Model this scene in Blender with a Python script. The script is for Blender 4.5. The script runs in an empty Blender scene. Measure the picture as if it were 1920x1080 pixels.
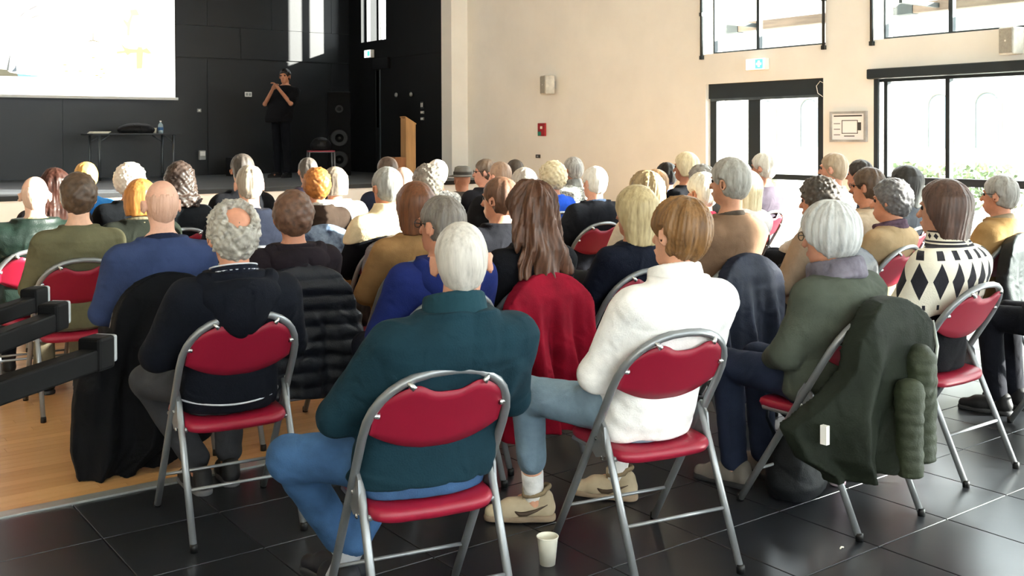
import bpy, bmesh, math, random
import numpy as np
from mathutils import Vector, Matrix

# ------------------------------------------------------------------ camera
SC = bpy.context.scene
COL = SC.collection
R_ = math.radians
EYE_Z = 1.55
cam_d = bpy.data.cameras.new('camera')
cam = bpy.data.objects.new('camera', cam_d)
COL.objects.link(cam)
_yaw, _pit, _rol = R_(36.60), R_(0.811), R_(-0.2107)
_f = Vector((math.sin(_yaw) * math.cos(_pit), math.cos(_yaw) * math.cos(_pit), -math.sin(_pit)))
_r = Vector((math.cos(_yaw), -math.sin(_yaw), 0))
_u = _r.cross(_f)
_r2 = _r * math.cos(_rol) + _u * math.sin(_rol)
_u2 = _u * math.cos(_rol) - _r * math.sin(_rol)
cam.matrix_world = Matrix(((_r2.x, _u2.x, -_f.x, 0), (_r2.y, _u2.y, -_f.y, 0), (_r2.z, _u2.z, -_f.z, EYE_Z), (0, 0, 0, 1)))
cam_d.sensor_width = 36
cam_d.lens = 1944.6 * 36 / 1920
cam_d.shift_y = -(540 - 280.9) / 1920
cam_d.clip_start = 0.05
cam_d.clip_end = 300
SC.camera = cam

# ------------------------------------------------------------------ light
WORLD_STRENGTH = 7.0
SUN_STRENGTH = 25.0
SUN_DIR = Vector((-1.0, .90, -0.36))
w = bpy.data.worlds.new('world')
SC.world = w
w.use_nodes = True
bg = w.node_tree.nodes['Background']
bg.inputs[0].default_value = (0.93, 0.97, 1.0, 1)
bg.inputs[1].default_value = WORLD_STRENGTH
sd = bpy.data.lights.new('sun', 'SUN')
sd.energy = SUN_STRENGTH
sd.angle = R_(1.2)
sd.color = (1.0, 0.95, 0.87)
so = bpy.data.objects.new('sun', sd)
so.rotation_euler = SUN_DIR.to_track_quat('-Z', 'Y').to_euler()
so.location = (14, -6, 8)
COL.objects.link(so)
SC.view_settings.view_transform = 'Standard'
SC.view_settings.look = 'None'
SC.view_settings.gamma = 1
SC.view_settings.exposure = 1.12
SC.view_settings.use_curve_mapping = False
SC.cycles.max_bounces = 8
SC.cycles.diffuse_bounces = 5
SC.cycles.transparent_max_bounces = 12
SC.cycles.caustics_reflective = False
SC.cycles.caustics_refractive = False
SC.cycles.sample_clamp_indirect = 8

# ------------------------------------------------------------------ materials
def lin(h):
    if not isinstance(h, str):
        return h
    h = h.lstrip('#')
    c = [int(h[i:i + 2], 16) / 255 for i in (0, 2, 4)]
    return tuple(x / 12.92 if x <= .04045 else ((x + .055) / 1.055) ** 2.4 for x in c)

MATS = {}
def mat(name, col, rough=.8, metal=0., var=.18, vscale=(6, 6, 6), bump=.0, bscale=120, col2=None, spec=.4, sheen=0., coat=0., emit=0.):
    """noise-varied principled material in object space"""
    if name in MATS:
        return MATS[name]
    m = bpy.data.materials.new(name)
    m.use_nodes = True
    nt = m.node_tree
    N, L = nt.nodes, nt.links
    p = N['Principled BSDF']
    c = lin(col)
    c2 = lin(col2) if col2 else tuple(max(0, x * (1 - 2 * var)) for x in c)
    c1 = c if col2 else tuple(min(1, x * (1 + .6 * var)) for x in c)
    tc = N.new('ShaderNodeTexCoord')
    mp = N.new('ShaderNodeMapping')
    mp.inputs['Scale'].default_value = vscale if hasattr(vscale, '__len__') else (vscale,) * 3
    L.new(tc.outputs['Object'], mp.inputs['Vector'])
    nz = N.new('ShaderNodeTexNoise')
    nz.inputs['Scale'].default_value = 1
    nz.inputs['Detail'].default_value = 4
    nz.inputs['Roughness'].default_value = .6
    L.new(mp.outputs[0], nz.inputs['Vector'])
    cr = N.new('ShaderNodeValToRGB')
    cr.color_ramp.elements[0].position = .32
    cr.color_ramp.elements[1].position = .68
    cr.color_ramp.elements[0].color = (*c2, 1)
    cr.color_ramp.elements[1].color = (*c1, 1)
    L.new(nz.outputs['Fac'], cr.inputs['Fac'])
    L.new(cr.outputs['Color'], p.inputs['Base Color'])
    p.inputs['Roughness'].default_value = rough
    p.inputs['Metallic'].default_value = metal
    p.inputs['Specular IOR Level'].default_value = spec
    if sheen:
        p.inputs['Sheen Weight'].default_value = sheen
        p.inputs['Sheen Roughness'].default_value = .5
    if coat:
        p.inputs['Coat Weight'].default_value = coat
        p.inputs['Coat Roughness'].default_value = .15
    if emit:
        p.inputs['Emission Color'].default_value = (*c, 1)
        p.inputs['Emission Strength'].default_value = emit
    if bump:
        b = N.new('ShaderNodeBump')
        b.inputs['Strength'].default_value = bump
        b.inputs['Distance'].default_value = .004
        n2 = N.new('ShaderNodeTexNoise')
        n2.inputs['Scale'].default_value = bscale
        n2.inputs['Detail'].default_value = 3
        L.new(tc.outputs['Object'], n2.inputs['Vector'])
        L.new(n2.outputs['Fac'], b.inputs['Height'])
        L.new(b.outputs['Normal'], p.inputs['Normal'])
    MATS[name] = m
    return m

def fabric(col, rough=.9, var=.14, bump=.35, bscale=160, sheen=0., crease=.9):
    name = 'fabric_%s_%d_%d' % (str(col).strip('#'), int(rough * 100), int(crease * 100))
    if name in MATS: return MATS[name]
    c = lin(col)
    if max(c) < .03: c = tuple(x * .6 for x in c)
    m = mat(name, c, rough, 0, var, 7, bump, bscale, spec=.15 if rough > .7 else .3)
    # creases of the cloth, larger than the weave
    N, L = m.node_tree.nodes, m.node_tree.links
    b1 = [n for n in N if n.type == 'BUMP'][0]
    tc = [n for n in N if n.type == 'TEX_COORD'][0]
    nz = N.new('ShaderNodeTexNoise'); nz.inputs['Scale'].default_value = 7.5; nz.inputs['Detail'].default_value = 2.5; nz.inputs['Distortion'].default_value = 1.4
    nz.noise_type = 'RIDGED_MULTIFRACTAL'
    L.new(tc.outputs['Object'], nz.inputs['Vector'])
    b2 = N.new('ShaderNodeBump'); b2.inputs['Strength'].default_value = crease; b2.inputs['Distance'].default_value = .012
    L.new(nz.outputs['Fac'], b2.inputs['Height']); L.new(b2.outputs[0], b1.inputs['Normal'])
    return m

def hairmat(col, col2, curly=False):
    name = 'hair_%s_%s_%d' % (col, col2, curly)
    if name in MATS: return MATS[name]
    a, c = lin(col), lin(col2)
    mid = tuple(.55 * x + .45 * y for x, y in zip(a, c))
    m = mat(name, col, .48, 0, .3, (34, 34, 34) if curly else (60, 60, 7), .0, 130, col2='#000000' if False else col2, spec=.4)
    N, L = m.node_tree.nodes, m.node_tree.links
    cr = [n for n in N if n.type == 'VALTORGB'][0]
    cr.color_ramp.elements[0].position = .22
    cr.color_ramp.elements[1].position = .72
    cr.color_ramp.elements.new(.45).color = (*mid, 1)
    tc = [n for n in N if n.type == 'TEX_COORD'][0]
    mp = N.new('ShaderNodeMapping'); mp.inputs['Scale'].default_value = (60, 60, 60) if curly else (220, 220, 12)
    L.new(tc.outputs['Object'], mp.inputs[0])
    n2 = N.new('ShaderNodeTexNoise'); n2.inputs['Scale'].default_value = 1; n2.inputs['Detail'].default_value = 2
    L.new(mp.outputs[0], n2.inputs['Vector'])
    b = N.new('ShaderNodeBump'); b.inputs['Strength'].default_value = .28; b.inputs['Distance'].default_value = .003
    L.new(n2.outputs['Fac'], b.inputs['Height']); L.new(b.outputs[0], N['Principled BSDF'].inputs['Normal'])
    return m

def skinmat(col='#c98f73'):
    return mat('skin_%s' % col, col, .55, 0, .10, 14, .1, 200, spec=.35)

def glass_mat():
    if 'window_glass' in MATS:
        return MATS['window_glass']
    m = bpy.data.materials.new('window_glass')
    m.use_nodes = True
    N, L = m.node_tree.nodes, m.node_tree.links
    N.remove(N['Principled BSDF'])
    o = N['Material Output']
    t = N.new('ShaderNodeBsdfTransparent')
    t.inputs[0].default_value = (.96, .985, .98, 1)
    g = N.new('ShaderNodeBsdfGlossy')
    g.inputs['Roughness'].default_value = .03
    lw = N.new('ShaderNodeLayerWeight')
    lw.inputs[0].default_value = .5
    pw = N.new('ShaderNodeMath'); pw.operation = 'POWER'; pw.inputs[1].default_value = 4
    L.new(lw.outputs['Facing'], pw.inputs[0])
    fr = N.new('ShaderNodeMath'); fr.operation = 'MULTIPLY_ADD'; fr.inputs[1].default_value = .6; fr.inputs[2].default_value = .03
    L.new(pw.outputs[0], fr.inputs[0])
    mx = N.new('ShaderNodeMixShader')
    L.new(fr.outputs[0], mx.inputs[0])
    L.new(t.outputs[0], mx.inputs[1])
    L.new(g.outputs[0], mx.inputs[2])
    L.new(mx.outputs[0], o.inputs[0])
    MATS['window_glass'] = m
    return m

# ------------------------------------------------------------------ object helpers
def link(o, parent=None):
    COL.objects.link(o)
    if parent is not None:
        o.parent = parent
    return o

def tag(o, label=None, cat=None, group=None, kind=None):
    if label: o['label'] = label
    if cat: o['category'] = cat
    if group: o['group'] = group
    if kind: o['kind'] = kind
    return o

def empty(name, loc=(0, 0, 0), rz=0.):
    o = bpy.data.objects.new(name, None)
    o.empty_display_size = .1
    o.location = loc
    o.rotation_euler = (0, 0, rz)
    return link(o)

def mesh_obj(name, bm, m, parent=None, smooth=False):
    me = bpy.data.meshes.new(name)
    bm.normal_update()
    bm.to_mesh(me)
    bm.free()
    if smooth:
        me.shade_smooth()
    for k in (m if isinstance(m, (list, tuple)) else [m]):
        me.materials.append(k)
    return link(bpy.data.objects.new(name, me), parent)

def box(bm, x0, x1, y0, y1, z0, z1, bev=0.):
    vs = [bm.verts.new((x, y, z)) for x in (x0, x1) for y in (y0, y1) for z in (z0, z1)]
    fs = [(0, 1, 3, 2), (4, 6, 7, 5), (0, 4, 5, 1), (2, 3, 7, 6), (0, 2, 6, 4), (1, 5, 7, 3)]
    faces = [bm.faces.new([vs[i] for i in f]) for f in fs]
    if bev:
        es = list({e for f in faces for e in f.edges})
        bmesh.ops.bevel(bm, geom=es, offset=bev, segments=2, affect='EDGES', profile=.5)

def box_obj(name, x0, x1, y0, y1, z0, z1, m, parent=None, bev=0.):
    bm = bmesh.new()
    box(bm, x0, x1, y0, y1, z0, z1, bev)
    return mesh_obj(name, bm, m, parent)

def sweep(bm, pts, r, n=10, closed=False):
    """tube along a polyline with parallel-transported frames; r is a number or a list"""
    P = [Vector(p) for p in pts]
    k = len(P)
    rr = r if hasattr(r, '__len__') else [r] * k
    tang = []
    for i in range(k):
        a = P[(i - 1) % k] if (closed or i > 0) else P[i]
        b = P[(i + 1) % k] if (closed or i < k - 1) else P[i]
        tang.append((b - a).normalized())
    nrm = tang[0].orthogonal().normalized()
    rings = []
    for i in range(k):
        t = tang[i]
        nrm = (nrm - t * nrm.dot(t)).normalized()
        bn = t.cross(nrm)
        rings.append([bm.verts.new(P[i] + (nrm * math.cos(2 * math.pi * j / n) + bn * math.sin(2 * math.pi * j / n)) * rr[i]) for j in range(n)])
    for i in range(k if closed else k - 1):
        A, B = rings[i], rings[(i + 1) % k]
        for j in range(n):
            bm.faces.new((A[j], A[(j + 1) % n], B[(j + 1) % n], B[j]))
    if not closed:
        bm.faces.new(rings[0][::-1])
        bm.faces.new(rings[-1])

def lathe(bm, prof, n=20, c=(0, 0)):
    rings = [[bm.verts.new((c[0] + r * math.cos(2 * math.pi * j / n), c[1] + r * math.sin(2 * math.pi * j / n), z)) for j in range(n)] for r, z in prof]
    for A, B in zip(rings, rings[1:]):
        for j in range(n):
            bm.faces.new((A[j], A[(j + 1) % n], B[(j + 1) % n], B[j]))
    if prof[0][0] > 1e-4: bm.faces.new(rings[0][::-1])
    if prof[-1][0] > 1e-4: bm.faces.new(rings[-1])

def prism(bm, poly, y0, y1):
    """polygon in xz extruded along y"""
    a = [bm.verts.new((x, y0, z)) for x, z in poly]
    b = [bm.verts.new((x, y1, z)) for x, z in poly]
    n = len(poly)
    bm.faces.new(a); bm.faces.new(b[::-1])
    for i in range(n):
        bm.faces.new((a[i], b[i], b[(i + 1) % n], a[(i + 1) % n]))

def copy_tree(o, parent=None):
    c = o.copy()
    COL.objects.link(c)
    c.parent = parent
    for ch in list(o.children):
        copy_tree(ch, c)
    return c

# ------------------------------------------------------------------ distance fields -> meshes
def smin(a, b, k):
    if k <= 0: return np.minimum(a, b)
    h = np.maximum(k - np.abs(a - b), 0) / k
    return np.minimum(a, b) - h * h * k * .25

class Field:
    def __init__(s, lo, hi, h):
        s.h = h
        s.lo = np.array(lo, float)
        n = np.ceil((np.array(hi, float) - s.lo) / h).astype(int) + 1
        s.ax = [(s.lo[i] + h * np.arange(n[i])).astype(np.float32) for i in range(3)]
        s.F = np.full(n, .25, np.float32)
    def _sl(s, lo, hi):
        o = []
        for i in range(3):
            a = max(0, int((lo[i] - s.lo[i]) / s.h) - 1)
            b = min(len(s.ax[i]), int((hi[i] - s.lo[i]) / s.h) + 3)
            if b <= a: return None
            o.append(slice(a, b))
        return tuple(o)
    def grid(s, sl=None):
        sl = sl or (slice(None),) * 3
        return s.ax[0][sl[0]][:, None, None], s.ax[1][sl[1]][None, :, None], s.ax[2][sl[2]][None, None, :]
    def add(s, prim, k=.02, sub=False):
        fn, lo, hi = prim
        m = k + 2 * s.h
        sl = s._sl([v - m for v in lo], [v + m for v in hi])
        if sl is None: return s
        d = fn(*s.grid(sl)).astype(np.float32)
        if sub: s.F[sl] = -smin(-s.F[sl], d, k)
        else: s.F[sl] = smin(s.F[sl], d, k)
        return s
    def cut(s, fn, k=0.):
        """keep where fn<0"""
        s.F = -smin(-s.F, -np.broadcast_to(fn(*s.grid()), s.F.shape).astype(np.float32), k)
        return s
    def disp(s, fn):
        s.F = s.F + np.broadcast_to(fn(*s.grid()), s.F.shape).astype(np.float32)
        return s
    def mesh(s):
        F = np.pad(s.F, 1, constant_values=.25)
        I = F < 0
        nx, ny, nz = F.shape
        acc = np.zeros((nx - 1, ny - 1, nz - 1, 3), np.float32)
        cnt = np.zeros((nx - 1, ny - 1, nz - 1), np.float32)
        quads = []
        cross = []
        for ax in range(3):
            a = [slice(None)] * 3; b = [slice(None)] * 3
            a[ax] = slice(0, -1); b[ax] = slice(1, None)
            fa, fb = F[tuple(a)], F[tuple(b)]
            e = I[tuple(a)] != I[tuple(b)]
            idx = np.argwhere(e)
            va, vb = fa[e], fb[e]
            pos = idx.astype(np.float32)
            pos[:, ax] += va / (va - vb)
            cross.append((ax, idx, va < 0))
            o1, o2 = [q for q in range(3) if q != ax]
            for d1 in (0, 1):
                for d2 in (0, 1):
                    c = idx.copy()
                    c[:, o1] -= d1; c[:, o2] -= d2
                    ok = (c >= 0).all(1) & (c[:, 0] < nx - 1) & (c[:, 1] < ny - 1) & (c[:, 2] < nz - 1)
                    c, q = c[ok], pos[ok]
                    np.add.at(acc, (c[:, 0], c[:, 1], c[:, 2]), q)
                    np.add.at(cnt, (c[:, 0], c[:, 1], c[:, 2]), 1)
        act = cnt > 0
        vid = np.full(cnt.shape, -1, np.int64)
        vid[act] = np.arange(act.sum())
        V = (acc[act] / cnt[act][:, None] - 1) * s.h + s.lo
        for ax, idx, flip in cross:
            o1, o2 = [(1, 2), (2, 0), (0, 1)][ax]
            cs = []
            for d1, d2 in ((0, 0), (1, 0), (1, 1), (0, 1)):
                c = idx.copy(); c[:, o1] -= d1; c[:, o2] -= d2
                cs.append(vid[c[:, 0], c[:, 1], c[:, 2]])
            q = np.stack(cs, 1)
            q[~flip] = q[~flip][:, ::-1]
            quads.append(q)
        return V, np.concatenate(quads)

def np_mesh(name, V, Q, m, parent=None, smooth=True):
    me = bpy.data.meshes.new(name)
    nv, nq = len(V), len(Q)
    me.vertices.add(nv)
    me.vertices.foreach_set('co', np.ascontiguousarray(V, np.float32).ravel())
    me.loops.add(nq * 4)
    me.loops.foreach_set('vertex_index', np.ascontiguousarray(Q, np.int32).ravel())
    me.polygons.add(nq)
    me.polygons.foreach_set('loop_start', np.arange(0, nq * 4, 4, dtype=np.int32))
    me.update(calc_edges=True)
    if smooth: me.shade_smooth()
    me.materials.append(m)
    return link(bpy.data.objects.new(name, me), parent)

def cap(a, b, ra, rb=None):
    rb = ra if rb is None else rb
    a = np.array(a, float); b = np.array(b, float)
    ba = b - a
    L2 = max(float(ba @ ba), 1e-9)
    def fn(X, Y, Z):
        t = np.clip(((X - a[0]) * ba[0] + (Y - a[1]) * ba[1] + (Z - a[2]) * ba[2]) / L2, 0, 1)
        return np.sqrt((X - a[0] - t * ba[0]) ** 2 + (Y - a[1] - t * ba[1]) ** 2 + (Z - a[2] - t * ba[2]) ** 2) - (ra + (rb - ra) * t)
    r = max(ra, rb)
    return fn, np.minimum(a, b) - r, np.maximum(a, b) + r

def ell(c, r, R=None):
    """ellipsoid; R = 3x3 rotation local->world"""
    c = np.array(c, float)
    def fn(X, Y, Z):
        x, y, z = X - c[0], Y - c[1], Z - c[2]
        if R is not None:
            x, y, z = (R[0][0] * x + R[1][0] * y + R[2][0] * z, R[0][1] * x + R[1][1] * y + R[2][1] * z, R[0][2] * x + R[1][2] * y + R[2][2] * z)
        k0 = np.sqrt((x / r[0]) ** 2 + (y / r[1]) ** 2 + (z / r[2]) ** 2)
        k1 = np.sqrt((x / r[0] ** 2) ** 2 + (y / r[1] ** 2) ** 2 + (z / r[2] ** 2) ** 2) + 1e-6
        return k0 * (k0 - 1) / k1
    m = max(r) if R is not None else np.array(r)
    return fn, c - m, c + m

def loft(zs, ws, ds, ys, grow=0., xs=None, pw=2.3):
    """body-like solid with super-elliptic cross sections along z"""
    zs, ws, ds, ys = (np.array(v, float) for v in (zs, ws, ds, ys))
    xs = np.zeros_like(zs) if xs is None else np.array(xs, float)
    def fn(X, Y, Z):
        z = Z.ravel()
        def I(v): return np.interp(z, zs, v)[None, None, :].astype(np.float32)
        W, D = I(ws + grow), I(ds + grow)
        q = (np.abs((X - I(xs)) / W) ** pw + np.abs((Y - I(ys)) / D) ** pw) ** (1 / pw)
        d = (q - 1) * np.minimum(W, D)
        e = np.maximum(zs[0] - grow - Z, Z - zs[-1] - grow)
        return np.maximum(d, e)
    w = ws.max() + grow + .02
    return fn, np.array([xs.min() - w, ys.min() - ds.max() - grow - .02, zs[0] - grow]), np.array([xs.max() + w, ys.max() + ds.max() + grow + .02, zs[-1] + grow])

def wrinkle(seed, amp, freq=18., stretch=(1, 1, 1.6)):
    rng = np.random.RandomState(seed)
    T = []
    for o in range(5):
        v = rng.normal(size=3) * np.array(stretch)
        v /= np.linalg.norm(v)
        T.append((v * freq * (0.7 + .35 * o), rng.uniform(0, 6.28), rng.normal(size=3) * 5, rng.uniform(0, 6.28), 1 / (1 + .5 * o)))
    def fn(X, Y, Z):
        d = 0
        for v, p, v2, p2, a in T:
            s = np.sin(v[0] * X + v[1] * Y + v[2] * Z + p + 2.2 * np.sin(v2[0] * X + v2[1] * Y + v2[2] * Z + p2))
            # sharp valleys between soft rolls, like creased cloth, coming and going over the surface
            g_ = .55 + .45 * np.sin(v2[1] * .8 * X + v2[2] * .8 * Y + v2[0] * .8 * Z + p)
            d = d + a * g_ * (.8 - 1.6 * np.sqrt(np.abs(s) + .015))
        return d * (amp / 1.9)
    return fn

# ================================================================== SETTING
M_cream = mat('cream_wall_paint', '#f3f0e8', .85, 0, .03, 1.2, .08, 90)
M_black = mat('black_stage_paint', '#0a0d12', .42, 0, .15, 1.5, .06, 40, spec=.45)
M_dark = mat('anthracite_aluminium', '#2c3438', .45, .3, .06, 3)
M_white = mat('white_paint', '#f1efe9', .6, 0, .02, 3)
M_grey = mat('grey_plastic', '#9b9c9a', .5, 0, .04, 5)
M_blackp = mat('black_plastic', '#0c0c0e', .45, 0, .1, 6)
M_glass = glass_mat()

def rnd_mat(name, c1, c2, rough, grain, bump=.1, spec=.4):
    """per-piece colour from object random plus grain"""
    m = bpy.data.materials.new(name)
    m.use_nodes = True
    N, L = m.node_tree.nodes, m.node_tree.links
    p = N['Principled BSDF']
    oi = N.new('ShaderNodeObjectInfo')
    tc = N.new('ShaderNodeTexCoord')
    mp = N.new('ShaderNodeMapping'); mp.inputs['Scale'].default_value = grain
    L.new(tc.outputs['Object'], mp.inputs[0])
    nz = N.new('ShaderNodeTexNoise'); nz.inputs['Scale'].default_value = 1; nz.inputs['Detail'].default_value = 5
    nz.noise_dimensions = '4D'
    L.new(mp.outputs[0], nz.inputs['Vector'])
    mu = N.new('ShaderNodeMath'); mu.operation = 'MULTIPLY'; mu.inputs[1].default_value = 40
    L.new(oi.outputs['Random'], mu.inputs[0]); L.new(mu.outputs[0], nz.inputs['W'])
    ad = N.new('ShaderNodeMath'); ad.operation = 'MULTIPLY_ADD'; ad.inputs[1].default_value = .55
    L.new(oi.outputs['Random'], ad.inputs[0])
    m2 = N.new('ShaderNodeMath'); m2.operation = 'MULTIPLY'; m2.inputs[1].default_value = .6
    L.new(nz.outputs['Fac'], m2.inputs[0]); L.new(m2.outputs[0], ad.inputs[2])
    mx = N.new('ShaderNodeMix'); mx.data_type = 'RGBA'
    mx.inputs[6].default_value = (*lin(c1), 1); mx.inputs[7].default_value = (*lin(c2), 1)
    L.new(ad.outputs[0], mx.inputs[0]); L.new(mx.outputs[2], p.inputs['Base Color'])
    p.inputs['Roughness'].default_value = rough
    p.inputs['Specular IOR Level'].default_value = spec
    b = N.new('ShaderNodeBump'); b.inputs['Strength'].default_value = bump; b.inputs['Distance'].default_value = .002
    L.new(nz.outputs['Fac'], b.inputs['Height']); L.new(b.outputs[0], p.inputs['Normal'])
    return m

M_tile = rnd_mat('slate_tile', '#1a1c1e', '#26282c', .28, (5, 5, 5), .25, .5)
M_wood = rnd_mat('beech_plank', '#d8aa74', '#b5834e', .32, (2.5, 30, 10), .1, .45)
M_grout = mat('grey_grout', '#6d6e6e', .9, 0, .08, 8)

# floor slab with tiles and planks as its pieces
floor = tag(box_obj('floor', -6.2, 9.8, -8.2, 14.2, -.15, -.009, M_grout), 'dark tile floor meeting a honey coloured wooden parquet', kind='structure')
TX, TY, TW = 1.10, 4.60, .462
bm = bmesh.new(); box(bm, -.2286, .2286, -.2286, .2286, -.02, 0, .0022)
tme = bpy.data.meshes.new('tile'); bm.to_mesh(tme); bm.free(); tme.materials.append(M_tile)
for i in range(-2, 18):
    for j in range(0, 7):
        t = bpy.data.objects.new('tile', tme)
        t.location = (TX + TW * (i + .5), TY - TW * (j + .5), 0)
        link(t, floor)
# tiles past the near part of the room are joined
bm = bmesh.new()
for i in range(-15, 19):
    for j in range(0, 27):
        if -2 <= i < 18 and j < 7: continue
        cx, cy = TX + TW * (i + .5), TY - TW * (j + .5)
        if -6.1 < cx < 9.4 and cy > -8:
            box(bm, cx - .2286, cx + .2286, cy - .2286, cy + .2286, -.02, 0)
tag(mesh_obj('tile_field', bm, M_tile, floor), kind='stuff')
M_alu = mat('brushed_aluminium', '#b9bcb8', .35, .7, .05, (3, 60, 3))
st = box_obj('threshold_strip', -6, 9.5, 4.605, 4.675, -.01, .006, M_alu, floor)
rng = random.Random(4)
PW = .068
npl = 0
for r in range(32):
    x = .1 + rng.uniform(-.9, 0)
    y = 4.677 + PW * (r + .5)
    while x < 5.3 and npl < 295:
        L_ = rng.uniform(.8, 1.5)
        o = box_obj('plank', -L_ / 2, L_ / 2, -PW / 2 + .0006, PW / 2 - .0006, -.02, 0, M_wood, floor)
        o.location = (x + L_ / 2, y, 0)
        x += L_ + .001
        npl += 1
# parquet beyond the pieces one can tell apart
def parquet_mat():
    m = bpy.data.materials.new('parquet_field'); m.use_nodes = True
    N, L = m.node_tree.nodes, m.node_tree.links
    p = N['Principled BSDF']
    tc = N.new('ShaderNodeTexCoord')
    br = N.new('ShaderNodeTexBrick')
    br.inputs['Color1'].default_value = (*lin('#d8aa74'), 1); br.inputs['Color2'].default_value = (*lin('#c0905a'), 1)
    br.inputs['Mortar'].default_value = (*lin('#8a6238'), 1)
    br.inputs['Scale'].default_value = 1; br.inputs['Mortar Size'].default_value = .0015
    br.inputs['Brick Width'].default_value = 1.1; br.inputs['Row Height'].default_value = PW
    L.new(tc.outputs['Object'], br.inputs['Vector']); L.new(br.outputs['Color'], p.inputs['Base Color'])
    p.inputs['Roughness'].default_value = .32
    return m
M_parq = parquet_mat()
ytop = 4.677 + PW * 32
bm = bmesh.new()
box(bm, -6, .1 - .9, 4.677, ytop, -.02, -.001); box(bm, 5.3, 9.5, 4.677, ytop, -.02, -.001); box(bm, -6, 9.5, ytop, 13.2, -.02, 0)
tag(mesh_obj('parquet_field', bm, M_parq, floor), kind='stuff')

def wall_holes(name, axis, p0, p1, a0, a1, z0, z1, holes, m):
    """axis 'x': wall normal along x, spanning a (y) and z, from p0 to p1 in x"""
    bm = bmesh.new()
    A = sorted({a0, a1, *[h[0] for h in holes], *[h[1] for h in holes]})
    Z = sorted({z0, z1, *[h[2] for h in holes], *[h[3] for h in holes]})
    for a, b in zip(A, A[1:]):
        run = None
        for c, d in zip(Z, Z[1:]):
            hit = any(h[0] < (a + b) / 2 < h[1] and h[2] < (c + d) / 2 < h[3] for h in holes)
            if not hit:
                run = (run[0], d) if run else (c, d)
            if (hit or d == Z[-1]) and run:
                if axis == 'x': box(bm, p0, p1, a, b, *run)
                else: box(bm, a, b, p0, p1, *run)
                run = None
    return tag(mesh_obj(name, bm, m), kind='structure')

CEIL = 5.6
WXR = 9.5
holes = [(7.08, 8.80, -.01, 2.165), (7.05, 8.84, 2.53, 4.7)]
bays = [(3.55, 6.45), (-1.1, 2.95), (-4.2, -1.7), (-7.3, -4.8)]  # second bay is out of view, widened to let sun onto the middle rows
for a, b in bays:
    holes += [(a, b, -.01, 2.15)] + ([(a, b, 2.53, 4.7)] if a > -1.2 else [])  # unseen rear bays have no upper opening, to keep sun off the foreground
wall_holes('wall_right', 'x', WXR, WXR + .34, -8.2, 14.3, -.01, CEIL, holes, M_cream)
wall_holes('wall_left', 'x', -6.3, -6, -8.2, 14.3, -.01, CEIL, [], M_cream)
wall_holes('wall_back', 'y', -8.3, -8, -6.3, 9.8, -.01, CEIL, [(-5.2, -2.0, 1.6, 4.4), (-1.4, 1.8, 1.6, 4.4), (2.4, 5.6, 1.6, 4.4), (6.0, 9.0, 1.6, 4.4)], M_cream)
tag(box_obj('ceiling', -6.3, 9.84, -8.3, 14.3, CEIL, CEIL + .2, mat('ceiling_white', '#efece4', .9, 0, .02, 2)), kind='structure')
tag(box_obj('wall_proscenium', 9.19, 9.5, 14.0, 14.3, -.01, CEIL, M_cream), kind='structure')
tag(box_obj('trim_1', -6, -3.6, 14.0, 14.3, -.01, CEIL, M_cream), kind='structure')

# stage
STZ, STY, SBY = .86, 13.2, 18.1
M_stfloor = mat('grey_stage_floor', '#5b5f63', .45, 0, .1, 2)
tag(box_obj('floor_stage', -4, 9.5, STY, SBY, STZ - .05, STZ, M_stfloor), 'grey stage floor in front of the black back wall', kind='structure')
sf = tag(box_obj('wall_stage_front', -4, 9.5, STY + .02, STY + .08, 0, STZ - .05, M_white), kind='structure')
box_obj('baseboard', -4, 9.5, STY + .005, STY + .02, 0, .08, M_blackp, sf)
box_obj('edge_trim', -4, 9.5, STY - .004, STY + .02, STZ - .06, STZ - .002, M_blackp, sf)
wb = tag(box_obj('wall_stage_back', -4.2, 9.9, SBY + .02, SBY + .2, STZ - .1, 6.2, M_blackp), kind='structure')
rowz = [(STZ, 2.925), (2.955, 3.51), (3.516, 4.35), (4.356, 6.1)]
for k, (z0, z1) in enumerate(rowz):
    wdt = 1.22 if k else 2.44
    x = 9.5 - .38 - (0 if k in (0, 2) else .6)
    xs = [9.5]
    while x > -4: xs.append(x); x -= wdt
    xs.append(-4)
    for a, b in zip(xs[1:], xs):
        if b > 2.2:
            box_obj('panel', a + .003, b - .003, SBY - (.012 if k else 0), SBY + .03, z0, z1, M_black, wb)
M_stage_side = mat('black_side_paint', '#0f1113', .65, 0, .12, 1.5, .06, 40, spec=.3)
wsr = wall_holes('wall_stage_right', 'x', 9.5, 9.84, 14.3, SBY + .2, STZ - .1, 6.2, [(16.66, 17.60, 3.32, 5.2), (16.90, 17.02, 1.70, 2.76)], M_stage_side)
box_obj('panel', 9.488, 9.5, 14.31, 16.5, 2.96, 5.2, M_stage_side, wsr)
wall_holes('wall_stage_left', 'x', -4.3, -4, 14.3, SBY + .2, STZ - .1, 6.2, [], M_stage_side)
tag(box_obj('ceiling_stage', -4.3, 9.84, 14.3, SBY + .2, 6.1, 6.3, M_stage_side), kind='structure')
tag(box_obj('wall_stage_header', -6.3, 9.84, 14.3, 14.5, 5.3, 6.3, M_stage_side), kind='structure')

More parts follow.
